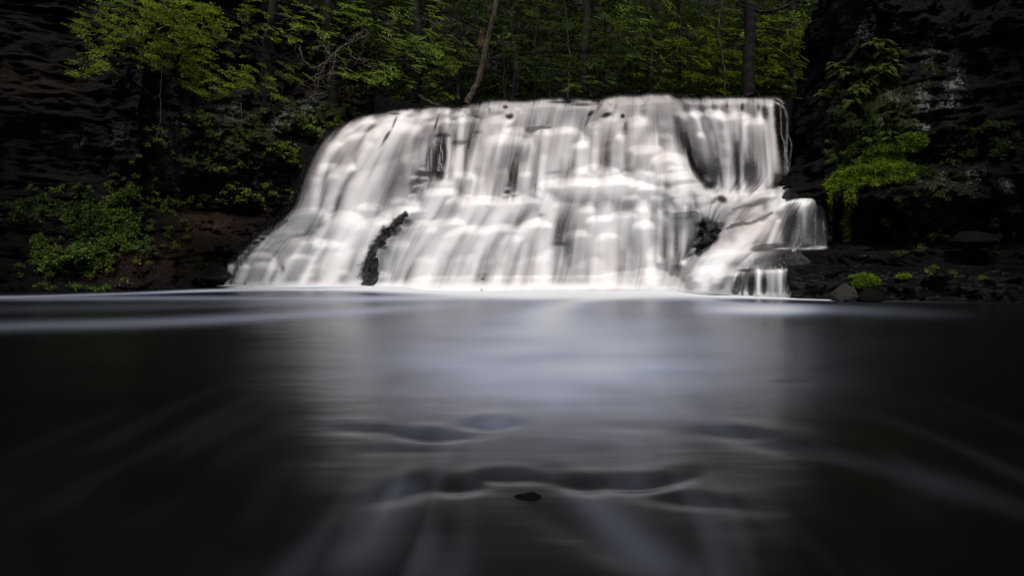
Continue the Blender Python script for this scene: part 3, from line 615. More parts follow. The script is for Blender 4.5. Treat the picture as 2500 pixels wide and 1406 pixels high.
# ------------------------------------------------------------------ ground behind the falls, stream bed, pool bed
gy, gxx = np.meshgrid(np.concatenate([np.linspace(17.2, 26, 60), np.linspace(26.6, 90, 60)]), np.linspace(-45, 45, 160), indexing='ij')
lipd = np.interp(gxx, [-9, -5, 0.7, 3, 5.4, 7, 8.2], [22.2, 21.7, 21.1, 20.7, 19.7, 18.6, 17.4])
zz = 5.35+0.10*(gy-lipd)*0.3+0.55*np.clip(gy-27, 0, 200)**1.0+0.5*fbm(gxx*.2, gy*.2, 4.)+0.12*fbm(gxx*1.5, gy*1.5)
zz = np.where(gy < lipd+0.3, 5.0-3.0*(lipd+.3-gy), zz)
side = np.clip((np.abs(gxx+0.5)-7.5), 0, 30); zz = zz+0.35*side*(gy > lipd)
zz = np.where((gxx > 8.0) & (gy < 20), -1, zz); zz = np.where((gxx < -6.2) & (gy < 23.6), -1, zz)
V = np.stack([gxx, gy, zz], -1); x, y = PX(V)
tag(mesh('forest_floor', V, gridF(*gxx.shape), ROCK, None, {'litter': np.clip(.08+blob(x, y, LITT), 0, 1), 'moss': np.full(x.shape, .1), 'lichen': np.zeros(x.shape)}), kind='structure')
yy, xx = np.meshgrid(np.linspace(-40, 30, 40), np.linspace(-40, 40, 40), indexing='ij')
V = np.stack([xx, yy, -0.9+0.1*fbm(xx*.3, yy*.3)], -1); z1 = np.zeros(xx.size)
tag(mesh('ground', V, gridF(40, 40), WETROCK, None, {'litter': z1, 'moss': z1, 'lichen': z1}), kind='structure')

# ------------------------------------------------------------------ pool
pc = np.concatenate([np.linspace(-6000, -300, 40), np.linspace(-280, 2780, 520), np.linspace(2800, 8500, 40)])
pr = np.concatenate([np.linspace(682, 800, 110), np.linspace(801.5, 1500, 320), np.array([1560, 1700, 2000, 2600, 4000])])
PXg, PYg = np.meshgrid(pc, pr)
Yg = F*H0/(PYg-HOR); Xg = (PXg-CX)/F*Yg
back = np.array([0.2, -1.5, -6, -25.0])
Xb = np.stack([np.sign(Xg[-1])*np.abs(Xg[-1])*s for s in (1.6, 2.5, 5, 9)]); Yb_ = np.repeat(back[:, None], len(pc), 1)
def bumpz(cx, cy, wx, wy, a, tilt=0.0, curv=0.0):
    a = -a*1.25; wy = wy*1.3; wx = wx*.85; dx = PXg-cx; q = (PYg-cy-tilt*dx-curv*dx*dx/1000)/wy
    e = np.exp(-(dx/wx)**2); q2 = q+2.1
    return a*e*(np.exp(-q*q)-.45*np.exp(-(q2/1.2)**2))
Z = 0.014*fbm(Xg*0.8, Yg*0.22, 5.0, 2)*np.clip(5/Yg, .4, 1)+0.010*fbm(Xg*0.35, Yg*0.9, 2.0, 3)*np.clip(6/Yg, .3, 1)+0.0015*fbm(Xg*1.6, Yg*5.0, 7.0, 2)*np.clip(4/Yg, .2, 1)
for b_ in [(1200,1036,75,8,.020,-.02,.5),(1050,1066,110,8,.014,.02,-.3),(900,1050,100,8,.006),(1540,1042,110,8,.003),(1610,918,85,5,.018,.02),(1650,930,60,4,.006,.0),(1240,1165,90,9,.010,.04,.6),(1560,1185,130,12,.014,-.05,-.8),
           (1420,1190,60,12,.010,.12),(1800,1062,110,9,.010,.06),(1950,1100,200,12,.012,.16),(2200,1180,220,20,.012,.3),(1130,1190,70,12,.010,-.1),(1000,1200,90,16,.010,-.25),(1480,1330,260,40,.006,.5),(1350,993,120,5,.0022),(1480,960,160,5,.002),
           (1340,870,200,4,.0015),(1000,1100,120,9,.003),(2030,905,60,5,.004),(1930,935,60,5,.004),(1700,1230,140,12,.006,.1)]:
    Z = Z+bumpz(*b_)
def fline(pts, wds, ss):
    P = curve([(a, b, 0) for a, b in pts], 80)[:, :2]; wv = np.interp(np.linspace(0, 1, 80), np.linspace(0, 1, len(wds)), wds); sv = np.interp(np.linspace(0, 1, 80), np.linspace(0, 1, len(ss)), ss)
    xs = P[:, 0]; o = np.argsort(xs); yc = np.interp(PXg, xs[o], P[o, 1]); wc = np.interp(PXg, xs[o], wv[o]); sc = np.interp(PXg, xs[o], sv[o], left=0 if sv[o][0] < .01 else None, right=0 if sv[o][-1] < .01 else None)
    return sc*np.exp(-((PYg-yc)/wc)**2)
sadd = lambda a, b: 1-(1-a)*(1-np.clip(b, 0, 1))
flb = np.interp(PXg, [500, 560, 900, 1100, 1300, 1450, 1600, 1700, 1780, 1960, 2080, 2200], [692, 703, 712, 722, 729, 726, 724, 724, 728, 732, 736, 737])
fsf = np.interp(PXg, [560, 900, 1300, 1600, 1800, 2000], [4, 6, 9, 8, 3, 1.5])
FO = (1-sstep(-1, 1, (PYg-flb)/fsf))*sstep(500, 560, PXg)*(1-sstep(1990, 2120, PXg))
FO = sadd(FO, fline([(-300, 727), (0, 725), (300, 717), (520, 709), (760, 706), (960, 708)], [2.5, 2.5, 3, 4, 3], [.22, .26, .32, .6, .45, .0]))
FO = FO*(1-.75*fline([(600, 703.5), (760, 703), (900, 701)], [1.6, 1.6, 1.2], [0, 1, 0.0]))
FO = sadd(FO, fline([(-300, 806), (0, 797), (400, 786), (900, 758), (1300, 735)], [14, 13, 12, 8], [.10, .12, .16, .25, .0]))
FO = sadd(FO, fline([(-300, 760), (500, 745), (900, 730), (1200, 722)], [12, 10, 8, 8], [.02, .06, .25, .6]))
swc = np.interp(PYg, [712, 722, 730, 740, 760, 800, 860], [1560, 1500, 1440, 1385, 1345, 1335, 1340])
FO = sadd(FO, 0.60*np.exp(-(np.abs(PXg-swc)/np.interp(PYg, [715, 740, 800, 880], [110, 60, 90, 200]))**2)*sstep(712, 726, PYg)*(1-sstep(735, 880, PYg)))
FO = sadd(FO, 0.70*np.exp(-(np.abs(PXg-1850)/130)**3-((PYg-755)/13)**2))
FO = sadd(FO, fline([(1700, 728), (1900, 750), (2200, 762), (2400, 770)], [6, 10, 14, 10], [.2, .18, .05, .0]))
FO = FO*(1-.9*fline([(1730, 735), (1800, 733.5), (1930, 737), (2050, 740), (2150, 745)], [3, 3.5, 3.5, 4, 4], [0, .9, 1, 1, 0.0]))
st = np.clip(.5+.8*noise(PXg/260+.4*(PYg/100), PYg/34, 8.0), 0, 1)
FO = sadd(FO, .56*(.6+.4*st)*np.exp(-((PXg-1375)/385)**2-((PYg-875)/125)**2))  # haze painted into the pool colour in place of reflected brightness
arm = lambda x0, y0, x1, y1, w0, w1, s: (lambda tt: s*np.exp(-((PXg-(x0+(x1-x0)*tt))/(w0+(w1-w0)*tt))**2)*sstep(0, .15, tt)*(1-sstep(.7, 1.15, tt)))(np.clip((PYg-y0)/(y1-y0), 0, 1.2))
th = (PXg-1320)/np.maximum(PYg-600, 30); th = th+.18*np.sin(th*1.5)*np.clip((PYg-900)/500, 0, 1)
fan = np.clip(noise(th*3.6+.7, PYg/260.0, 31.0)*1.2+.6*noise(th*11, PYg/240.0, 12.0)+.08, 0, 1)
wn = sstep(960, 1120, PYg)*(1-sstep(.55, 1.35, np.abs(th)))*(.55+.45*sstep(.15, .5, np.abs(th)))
FO = sadd(FO, .034*fan*wn*sstep(.12, .42, np.abs(th)))  # sheen of the fanning streaks painted in, also in the streaks below
FO = sadd(FO, .055*(.5+.5*st)*np.exp(-((PXg-1380)/(300+.5*(PYg-1000).clip(-200, 200)))**2-((PYg-1060)/90)**2))  # more painted reflection haze, nearer the camera
FO = sadd(FO, fline([(1700, 1058), (1950, 1098), (2150, 1140), (2450, 1235), (2700, 1330)], [9, 12, 18, 24, 26], [0.0, .016, .010, .006, .004]))  # bright edge of a swell painted as a faint line
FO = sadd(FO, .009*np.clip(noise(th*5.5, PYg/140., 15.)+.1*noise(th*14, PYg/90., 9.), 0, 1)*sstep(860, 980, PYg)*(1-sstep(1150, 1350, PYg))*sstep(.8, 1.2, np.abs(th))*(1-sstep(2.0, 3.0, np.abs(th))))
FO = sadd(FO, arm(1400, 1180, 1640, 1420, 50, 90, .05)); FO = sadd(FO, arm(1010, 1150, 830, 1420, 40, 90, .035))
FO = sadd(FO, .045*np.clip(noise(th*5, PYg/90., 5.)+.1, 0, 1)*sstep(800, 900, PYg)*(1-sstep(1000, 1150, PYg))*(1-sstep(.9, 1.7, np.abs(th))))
FO = np.clip(FO, 0, 1)
Z = Z+.0030*noise(th*4.3, PYg/300., 3.)*sstep(900, 1080, PYg)*(1-sstep(1.2, 2.2, np.abs(th)))
V = np.concatenate([np.stack([Xg, Yg, Z], -1), np.stack([Xb, Yb_, np.zeros_like(Xb)], -1)], 0)
FO = np.concatenate([FO, np.zeros_like(Xb)], 0)
tag(mesh('water', V, gridF(V.shape[0], V.shape[1])[:, ::-1], POOL, None, {'foam_sheen': FO}), kind='structure')

# ------------------------------------------------------------------ rocks
def rock_mesh(name, c, r, seed, mt, label, cat='rock', flat=1.0, chop=0.0, group=None, lichen=0.0):
    n = 34; th = np.linspace(0, np.pi, n); ph = np.linspace(0, 2*np.pi, 2*n, endpoint=False)
    T, Pp = np.meshgrid(th, ph, indexing='ij'); D = np.stack([np.sin(T)*np.cos(Pp), np.sin(T)*np.sin(Pp), np.cos(T)], -1)
    q = 1+.28*fbm(D[..., 0]*1.3+seed, D[..., 1]*1.3, D[..., 2]*1.3, 4)
    rg = np.random.default_rng(int(seed*10))
    for k in range(9):                                           # planar breaks
        nrm = rg.normal(size=3); nrm /= np.linalg.norm(nrm); lim = rg.uniform(.62, .92)
        dd = D@nrm; q = np.minimum(q, lim/np.maximum(dd, 1e-3))
    V = D*q[..., None]*np.array(r); V[..., 2] *= flat; V += .02*np.array(r)*fbm(D[..., 0]*9, D[..., 1]*9, D[..., 2]*9)[..., None]
    nc_ = 2*n; i = np.arange(n-1)[:, None]*nc_; j = np.arange(nc_)[None, :]; k = (j+1) % nc_
    Fq = np.stack([i+j, i+nc_+j, i+nc_+k, i+k], -1).reshape(-1, 4)
    zz = np.zeros(V.shape[0]*V.shape[1])
    o = mesh(name, V, Fq, mt, None, {'litter': zz, 'moss': zz, 'lichen': zz+lichen}); o.location = [float(a) for a in c]
    return tag(o, label, cat, group)
Yr = F*H0/(1219-HOR)
rock_mesh('rock', W(1290, 1222, Yr+.05), (.072, .06, .040), 3.7, WETROCK, 'small wet black rock breaking the surface of the pool near the camera')
PALE = rock_material('pale_brown_rock', (0.06, 0.05, 0.045), (0.12, 0.10, 0.09), .4)
rock_mesh('boulder', W(2062, 722, 12.1), (.22, .3, .24), 5.3, PALE, 'pale angular boulder leaning at the waterline below the right shelf', 'boulder')
rock_mesh('boulder', W(2125, 726, 12.0), (.34, .3, .2), 8.7, ROCK, 'dark rounded boulder at the waterline right of the pale boulder', 'boulder')
rock_mesh('boulder', W(2375, 585, 12.4), (.5, .4, .2), 6.9, ROCK, 'flat dark boulder lying on the upper right shelf', 'boulder')
rock_mesh('boulder', W(525, 672, 17.0), (.45, .4, .3), 2.2, WETROCK, 'wet black boulder at the foot of the left side of the falls', 'boulder')
rock_mesh('boulder', W(1930, 492, 14.6), (.2, .3, .32), 9.4, WETROCK, 'small black boulder beside the foot of the plunging right curtain', 'boulder')

def outcrop(label, spec, seed):
    """angular wet blocks bedded together, standing out of the falling water: (x, y, width, height in photo pixels)"""
    m = Mesher(); first = None
    for k, (px, py, wx_, hz_) in enumerate(spec):
        i, j = min(NR-1, int((py-214)/2)), min(NC-1, int((px-500)/2)); Y = DEP[i, j]+.10; mp_ = Y/F; c = W(px, py, Y)
        if first is None: first = c
        n = 16; T, Pp = np.meshgrid(np.linspace(0, np.pi, n), np.linspace(0, 2*np.pi, 2*n, endpoint=False), indexing='ij')
        D = np.stack([np.sin(T)*np.cos(Pp), np.sin(T)*np.sin(Pp), np.cos(T)], -1); rg = np.random.default_rng(seed+k); q = np.full(T.shape, 1.25)
        for b in range(8):
            nr = rg.normal(size=3); nr /= np.linalg.norm(nr); q = np.minimum(q, rg.uniform(.6, .95)/np.maximum(D@nr, 1e-3))
        q = q*(1+.10*fbm(D[..., 0]*2.5+k, D[..., 1]*2.5, D[..., 2]*2.5, 4))
        V = D*q[..., None]*np.array([wx_*mp_*.62, .16, hz_*mp_*.62]); V[..., 0] += -.35*V[..., 2]*(0 if px > 1200 else -1)
        i_ = np.arange(n-1)[:, None]*2*n; j_ = np.arange(2*n)[None, :]; k_ = (j_+1) % (2*n)
        m.add(V+c, np.stack([i_+j_, i_+2*n+j_, i_+2*n+k_, i_+k_], -1).reshape(-1, 4))
    V, Fq, A = m.get(); t = empty('rock_outcrop', first, label, 'rock'); z = np.zeros(len(V))
    part('rock', V, Fq, RIBROCK, t, {'litter': z, 'moss': z, 'lichen': z}, True)
RIBROCK = rock_material('wet_rib_rock', (0.004, 0.0034, 0.0037), (0.014, 0.012, 0.013), 0.12, 0.5)
outcrop('dark wet rock rib breaking through the left part of the falls down to the pool', [(990,526,16,9),(974,541,18,12),(960,560,20,16),(943,580,20,20),(928,602,22,24),(916,626,20,28),(909,650,22,30),(911,676,26,34),(903,690,20,24)], 50)
outcrop('rounded cluster of dark wet blocks in the right part of the falls', [(1718,552,18,16),(1740,552,20,18),(1712,572,16,18),(1731,576,24,28),(1750,572,16,24),(1722,592,18,16),(1706,612,20,22)], 80)
# ------------------------------------------------------------------ leaves
def unit(v): return v/(np.linalg.norm(v, axis=-1, keepdims=True)+1e-9)
def leaf_quads(c, d, nrm, L, Wd):
    """rhombic leaves: base point, direction, normal, length, width"""
    L = np.asarray(L)[..., None]; Wd = np.asarray(Wd)[..., None]
    s = unit(np.cross(d, nrm)); n2 = unit(np.cross(s, d))
    V = np.stack([c, c+d*L*.5+s*Wd*.5+n2*L*.06, c+d*L, c+d*L*.5-s*Wd*.5+n2*L*.06], -2).reshape(-1, 3)
    return V, np.arange(len(V)).reshape(-1, 4)
def spray_template(n, rg, wide=.42, ll=.16):
    a = rg.uniform(.05, 1, n); sgn = rg.choice([-1, 1], n); tw = np.floor(a*9)/9+.03
    b = rg.uniform(0, 1, n)*wide*(1.05-tw)*1.3
    x = tw+b*.65; y = sgn*b; ang = sgn*rg.uniform(.3, 1.1, n)
    return x, y, ang, ll*rg.uniform(.7, 1.2, n)
def sprays(C, D, Nm, size, m, nl=46, lw=.5, droop=.25, wide=.42, ll=.16, seed=1, flut=.25):
    """C,D,Nm: base, direction, up-normal of each spray"""
    rg = np.random.default_rng(seed); N = len(C)
    D = unit(D); Sd = unit(np.cross(Nm, D)); Nn = unit(np.cross(D, Sd)); size = np.broadcast_to(size, (N,))
    Vs, As = [], []
    x, y, ang, l = [t.reshape(N, nl) for t in spray_template(N*nl, rg, wide, ll)]
    sz = size[:, None]
    c = C[:, None]+(x*sz)[..., None]*D[:, None]+(y*sz)[..., None]*Sd[:, None]
    c[..., 2] -= droop*sz*(x**2+.6*y**2)
    d = unit(np.cos(ang)[..., None]*D[:, None]+np.sin(ang)[..., None]*Sd[:, None]+np.array([0, 0, -.35*droop*2])+.12*rg.normal(size=c.shape))
    nn = unit(Nn[:, None]+flut*rg.normal(size=c.shape))
    L = l*sz
    V, Fq = leaf_quads(c.reshape(-1, 3), d.reshape(-1, 3), nn.reshape(-1, 3), L.ravel(), (L*lw).ravel())
    v = np.clip(.5+.22*rg.normal(size=(N, 1))+.18*rg.normal(size=(N, nl)), 0, 1)
    m.add(V, Fq, np.repeat(v.ravel(), 4))
def boughs(m, ells, Y, depth=.7, tier=26, slope=.45, size=.5, dens=1.0, seed=1, nl=46, lw=.5, dirx=.6, **k):
    """layered boughs filling ellipses given in photo pixels at distance Y"""
    rg = np.random.default_rng(seed); mp = Y/F
    for cx, cy, rx, ry, s in ells:
        n = int(rx*ry*0.0165*dens*s*(17/max(Y, 8))**0)
        a = rg.uniform(0, 2*np.pi, n*2); r = np.sqrt(rg.uniform(0, 1, n*2)); x = cx+rx*r*np.cos(a); y = cy+ry*r*np.sin(a)
        ok = noise(x/34.0, y/20.0, seed*1.3) > -.12; x, y = x[ok][:n], y[ok][:n]; n = len(x)
        if n == 0: continue
        tt = (y-slope*(x-cx))/tier; y = (np.round(tt)+.16*rg.normal(size=n))*tier+slope*(x-cx)
        yy_ = Y+depth*rg.uniform(-1, 1, n)
        C = W(x, y, yy_)
        D = np.stack([dirx+.55*rg.normal(size=n), -.55+.45*rg.normal(size=n), -slope*.9+.18*rg.normal(size=n)], -1)
        Nm = unit(np.stack([.15*rg.normal(size=n)+.2, -.32+.15*rg.normal(size=n), np.ones(n)], -1))
        sprays(C-unit(D)*size*.4, D, Nm, size*rg.uniform(.6, 1.25, n), m, nl=nl, lw=lw, seed=seed*31+int(cx), **k)
def limb(m, pts, Y, r0, r1, n=24, wob=.06, sides=7):
    """a limb through photo pixels; each point (x, y) or (x, y, dY)"""
    P = np.array([W(p[0], p[1], Y+(p[2] if len(p) > 2 else 0)) for p in pts])
    Q = curve(P, n, wob); V, Fq = tube(Q, np.linspace(r0, r1, n), sides); m.add(V, Fq); return Q
def twigs(m, Q, k, ln, r, seed, down=.3, depth=2):
    rg = np.random.default_rng(seed)
    for i in range(k):
        j = rg.integers(len(Q)//4, len(Q)); p = Q[j]; d = unit(rg.normal(size=3)*np.array([1, .5, .8])+np.array([0, 0, -down]))
        l = ln*rg.uniform(.4, 1.1); pts = [p]; q = p.copy()
        for s in range(4): d = unit(d+.45*rg.normal(size=3)); q = q+d*l/4; pts.append(q.copy())
        c = curve(pts, 9); V, Fq = tube(c, np.linspace(r, r*.35, 9), 4); m.add(V, Fq)
        if depth > 1: twigs(m, c, 3, ln*.5, r*.6, seed*7+i, down, depth-1)
def tree(name, label, base, trunk, Y, r0, r1, ells, lm, bm, group=None, limbs=(), cat='tree', seed=1, tw=0, **k):
    t = empty(name, W(*base, Y), label, cat, group)
    if trunk:
        m = Mesher(); Q = limb(m, trunk, Y, r0, r1, 40, .05, 10); V, Fq, A = m.get(); part('trunk', V, Fq, bm, t)
    if limbs:
        m = Mesher()
        for i, (pts, a, b) in enumerate(limbs):
            Q = limb(m, pts, Y, a, b, 26, .07)
            if tw: twigs(m, Q, tw, .55, max(.006, b*.8), seed*13+i)
        V, Fq, A = m.get(); part('branches', V, Fq, bm, t)
    if ells:
        m = Mesher(); boughs(m, ells, Y, seed=seed, **k); V, Fq, A = m.get(); part('crown', V, Fq, lm, t, A, False)
    return t
# --- trees that overhang the left cliff
tree('hemlock_tree', 'hemlock hanging bright yellow-green boughs over the dark left cliff', (330, -60), [(300,-420,1.6),(330,-200,1.2),(350,-60,.9),(360,90,.9)], 15.2, .22, .10,
     [(240,60,75,40,.8),(300,20,130,30,.8),(400,50,130,70,1.2),(480,60,70,60,1.0),(330,110,100,40,.8),(430,120,80,50,1.2),(470,170,60,45,1.2),(510,205,52,30,1.7),(215,150,42,28,.9),(195,175,28,20,.8),(240,100,60,24,.5),(520,110,30,40,.5),(390,150,50,20,.6)],
     L_YEL, BARKD, limbs=[([(350,-60,.9),(420,40),(470,120),(520,210)], .05, .015), ([(345,-40,.9),(300,40),(230,120),(190,175)], .045, .012), ([(355,0,.9),(300,20),(200,0)], .04, .015)], seed=3, slope=.42, tier=23, size=.36, depth=.8, flut=.2, tw=3)
tree('hemlock_tree', 'hemlock with small drooping boughs and bare twisted limbs left of centre', (650, 200), [(655,215,1.5),(650,120,1.2),(665,20,1.0),(660,-160,1.2)], 17.2, .16, .10,
     [(620,30,55,45,.8),(600,170,60,28,.9),(640,200,60,26,.9),(700,180,50,30,.7),(700,225,40,16,.9),(560,190,40,20,.5),(580,60,40,40,.5),(690,60,50,40,.7)],
     L_YEL, BARKD, limbs=[([(655,150,1),(600,110),(560,120),(575,150)], .03, .01), ([(660,60,1),(620,90),(660,150),(635,160)], .03, .01), ([(690,200),(685,250),(660,300),(610,330)], .022, .009), ([(688,240),(640,320),(600,340)], .014, .006),
       ([(665,30,1),(730,60),(720,110),(735,150),(780,162)], .035, .016)], seed=5, slope=.45, tier=20, size=.34, flut=.2, depth=.7, tw=5)
tree('hemlock_tree', 'hemlock with layered green boughs high above the left end of the falls', (810, 250), [(815,260,.6),(812,150,.4),(800,40,.2),(800,-160,.4)], 21.0, .19, .12,
     [(780,40,90,50,.9),(870,30,60,40,.9),(720,70,40,30,.7),(760,95,50,24,.5),(905,170,70,28,1.1),(870,180,50,26,1.2),(935,160,50,26,.9),(820,140,40,16,.4),(960,60,50,40,.6)],
     L_BRT, BARKD, limbs=[([(812,150,1),(850,150),(900,160),(940,180)], .035, .012)], seed=8, slope=.22, tier=19, size=.40, depth=.8, tw=3)
tree('hemlock_tree', 'hemlock with the brightest layered boughs, over the left part of the lip', (1010, 250), [(1015,250,1.4),(1022,160,1.2),(1018,60,1.0),(1010,-160,1.2)], 21.4, .20, .13,
     [(960,95,45,30,1.2),(1000,115,60,26,1.3),(1040,100,60,30,1.3),(1070,130,40,24,1.1),(1060,40,50,40,.8),(1000,40,60,40,.7),(1050,170,60,26,1.0),(1040,195,40,12,1.0),(1095,170,30,26,.8),(1090,235,26,12,.8),(1000,200,40,14,.6)],
     L_BRT, BARKD, limbs=[([(1022,120,1),(980,110),(940,100)], .04, .012), ([(1022,150,1),(1060,160),(1100,180)], .04, .012)], seed=11, slope=.25, tier=19, size=.40, depth=.8, tw=2)
# dead bare branch
t = empty('dead_branch', W(800, 190, 17.6), 'bare grey dead branch with tangled twigs hanging above the left end of the falls', 'branch')
m = Mesher()
for i, pts in enumerate([[(732,112),(740,150),(775,162),(830,118),(880,95),(905,80)], [(830,118),(800,150),(780,190),(775,215)], [(820,125),(815,160),(800,195)], [(845,112),(870,90),(895,72)], [(800,130),(790,112),(760,120)], [(850,110),(862,140),(900,150)], [(780,160),(770,195),(768,235)]]):
    Q = limb(m, pts, 17.6, .035 if i == 0 else .016, .008, 24, .08); twigs(m, Q, 9, .5, .007, 40+i, .4)
V, Fq, A = m.get(); part('twigs', V, Fq, TWIG, t)
# leaning trunk in the middle
tree('leaning_tree', 'slender brown tree leaning right from the lip of the falls, left of the middle', (1142, 250), [(1140,254,.0),(1152,232),(1168,200),(1180,150),(1192,95),(1205,40),(1218,-30),(1235,-140)], 21.5, .16, .085,
     [(1160,-10,90,30,.8),(1220,20,60,40,.5)], L_DRK, BARK, limbs=[([(1178,165),(1140,158),(1120,148),(1095,145)], .022, .01), ([(1196,80),(1150,60),(1120,40)], .02, .008)], seed=14, slope=.2, tier=22, size=.4, depth=.9, tw=6)
t = empty('dry_leaves', W(1168, 95, 21.0), 'few hanging dry brown leaves beside the leaning slender tree', 'leaves')
m = Mesher(); boughs(m, [(1172,92,12,22,3.0),(1130,60,10,22,2.0)], 21.0, seed=77, slope=.1, tier=9, size=.22, depth=.2, nl=14, droop=1.2, dens=3); V, Fq, A = m.get(); part('leaves', V, Fq, L_DRY, t, A, False)
# centre hemlocks
tree('hemlock_tree', 'dark green hemlock spreading flat boughs low over the middle of the lip', (1420, 232), [(1425,236,1),(1424,160,1),(1430,80,1),(1440,-120,1)], 22.0, .22, .16,
     [(1390,150,110,20,1.1),(1350,175,70,18,1.1),(1440,150,80,18,.9),(1450,200,50,14,1.2),(1390,215,30,10,1.2),(1300,205,50,8,.9),(1280,120,60,40,.6),(1330,60,100,50,.5),(1480,110,70,40,.6),(1500,150,60,22,.8),(1460,60,80,40,.4)],
     L_DRK, BARKD, limbs=[([(1250,150),(1330,160),(1425,130,1)], .03, .015), ([(1240,170),(1290,140),(1330,125),(1424,110,1)], .02, .014), ([(1300,60),(1370,85),(1424,120,1)], .02, .02)], seed=17, slope=.03, tier=17, size=.55, depth=1.2, dirx=.1, tw=4, dens=1.2)
tree('hemlock_tree', 'small dark hemlock whose lowest bough touches the lip of the falls', (1405, 240), None, 20.9, .1, .1,
     [(1420,200,70,10,1.3),(1405,222,36,9,1.5),(1470,195,34,9,1.2)], L_MID, BARKD, limbs=[([(1390,246),(1400,225),(1410,195)], .02, .01)], seed=18, slope=.05, tier=11, size=.32, depth=.5, dirx=.1, dens=1.4)
tree('dark_tree', 'tall black-trunked tree with bare horizontal limbs above the right half of the falls', (1828, 236), [(1828,240,0),(1828,160),(1832,80),(1830,0),(1832,-140)], 19.4, .21, .17,
     [(1840,-20,120,20,.5)], L_DRK, BARKD, limbs=[([(1832,22),(1860,30),(1900,24),(1940,6),(1960,-4)], .05, .03), ([(1830,108),(1870,82),(1930,65),(1970,40),(2010,10)], .04, .02), ([(1829,105),(1790,118),(1750,122)], .03, .012),
       ([(1830,75),(1880,70),(1920,80)], .03, .012), ([(1828,100),(1780,90),(1750,70)], .03, .012), ([(1830,25),(1800,8),(1790,-10)], .04, .02), ([(1940,3),(2000,10),(2100,8)], .03, .02)], seed=21, slope=.1, tier=20, size=.5, tw=4)
def bg(label, Y, ells, lm, tr, r, seed, slope=.15, size=.5, **k):
    k.setdefault('depth', 1.4)
    tree('broadleaf_tree', label, (tr[0][0], tr[0][1]), tr, Y, r, r*.7, ells, lm, BARKD, seed=seed, slope=slope, size=size, tier=24, lw=.62, ll=.19, nl=36, flut=.6, droop=.35, **k)
bg('broadleaf tree with bright leaves right behind the black trunk', 23, [(1880,120,90,60,.9),(1920,60,90,40,.7),(1900,190,90,30,.7),(1960,140,80,50,.7)], L_BGY, [(1935,240),(1930,120),(1940,0),(1945,-140)], .09, 31)
bg('broadleaf tree with mottled green leaves left of the black trunk', 23.5, [(1760,150,90,60,.9),(1700,110,80,50,.6),(1780,60,70,40,.7),(1740,200,80,24,.8)], L_BGY, [(1752,240),(1750,150),(1758,80),(1770,0)], .05, 33)
bg('broadleaf tree with dim leaves above the brownish middle of the lip', 24.5, [(1600,60,90,60,.7),(1590,120,80,40,.6),(1620,180,80,40,.6),(1540,90,60,50,.5)], L_BGY, [(1585,240),(1590,120),(1580,0)], .11, 35)
bg('pale thin broadleaf sapling in the middle of the woods', 22, [(1540,40,60,40,.5),(1500,30,50,40,.4)], L_MID, [(1510,235),(1515,140),(1522,60),(1530,0),(1535,-60)], .035, 37)
bg('broadleaf tree filling the corner between the black trunk and the right cliff', 20.5, [(2030,60,80,60,.9),(2010,140,70,50,.9),(1980,200,70,30,.9),(2060,160,50,50,.8),(1950,30,60,40,.7)], L_MID, [(2030,250),(2025,120),(2040,0)], .08, 39, size=.42)
bg('dim broadleaf tree at the top centre behind the leaning tree', 25, [(1280,30,100,40,.5),(1180,90,60,60,.3),(1130,110,40,30,.5)], L_MID, [(1262,235),(1265,120),(1270,0)], .12, 41)
bg('broadleaf tree glimpsed behind the brightest layered hemlock', 25, [(1110,130,30,30,1.0),(920,110,50,30,.4),(860,120,40,30,.3)], L_BGY, [(1120,235),(1118,100),(1125,-20)], .08, 43)
thin = [(1232,22,.05),(1250,24,.07),(1305,23,.05),(1342,25,.08),(1385,24,.04),(1470,26,.1),(1553,24,.05),(1665,25,.09),(1772,22,.03),(1868,24,.05),(1978,22,.04)]
thin_where = ['first one right of the leaning slender tree', 'second one right of the leaning slender tree', 'left of the middle hemlock', 'at the left end of the flat hemlock boughs', 'slenderest one behind the middle hemlock', 'stout one right of the middle hemlock',
  'pale one above the brownish lip', 'stout one midway to the black trunk', 'sapling just left of the black trunk', 'first one right of the black trunk', 'last one before the right cliff']
for i, (px, Y, r) in enumerate(thin):
    t = empty('thin_tree', W(px, 238, Y), 'thin dark trunk in the woods, '+thin_where[i], 'tree', 'thin trunks in the woods')
    m = Mesher(); limb(m, [(px, 244), (px+RNG.normal()*6, 150), (px+RNG.normal()*9, 60), (px+RNG.normal()*14, -60)], Y, r, r*.7, 30, .08, 8)
    V, Fq, A = m.get(); part('trunk', V, Fq, BARK if i in (8, 4) else BARKD, t)
# the woods far behind, and unseen leaves overhead, shaped to shade them
m = Mesher(); rg = np.random.default_rng(5)
n = 11000; x = rg.uniform(700, 2150, n); y = rg.uniform(-30, 236, n); Yv = rg.uniform(25, 33, n)
ok = noise(x/60, y/34, 3.) > -.3; x, y, Yv = x[ok], y[ok], Yv[ok]; n = len(x)
sprays(W(x, y, Yv), rg.normal(size=(n, 3))*np.array([1, .6, .4]), np.tile([0, -.5, 1.], (n, 1))+.3*rg.normal(size=(n, 3)), .6*rg.uniform(.6, 1.3, n), m, nl=26, lw=.6, ll=.2, seed=9, flut=.7)
V, Fq, A = m.get(); tag(mesh('woods', V, Fq, L_WOD, None, A, False), kind='stuff', label='dim green leaves of the woods behind the falls')
m = Mesher(); n = 30000; x = rg.uniform(-26, 26, n); Yv = rg.uniform(22.5, 36, n); z = 1+Yv*(700/F)+rg.uniform(0, 17, n)
kp = ~((x > 5) & (x < 13) & (rg.uniform(size=n) < .6)); x, Yv, z = x[kp], Yv[kp], z[kp]; n = len(x)  # left thinner on the right to let more sun through
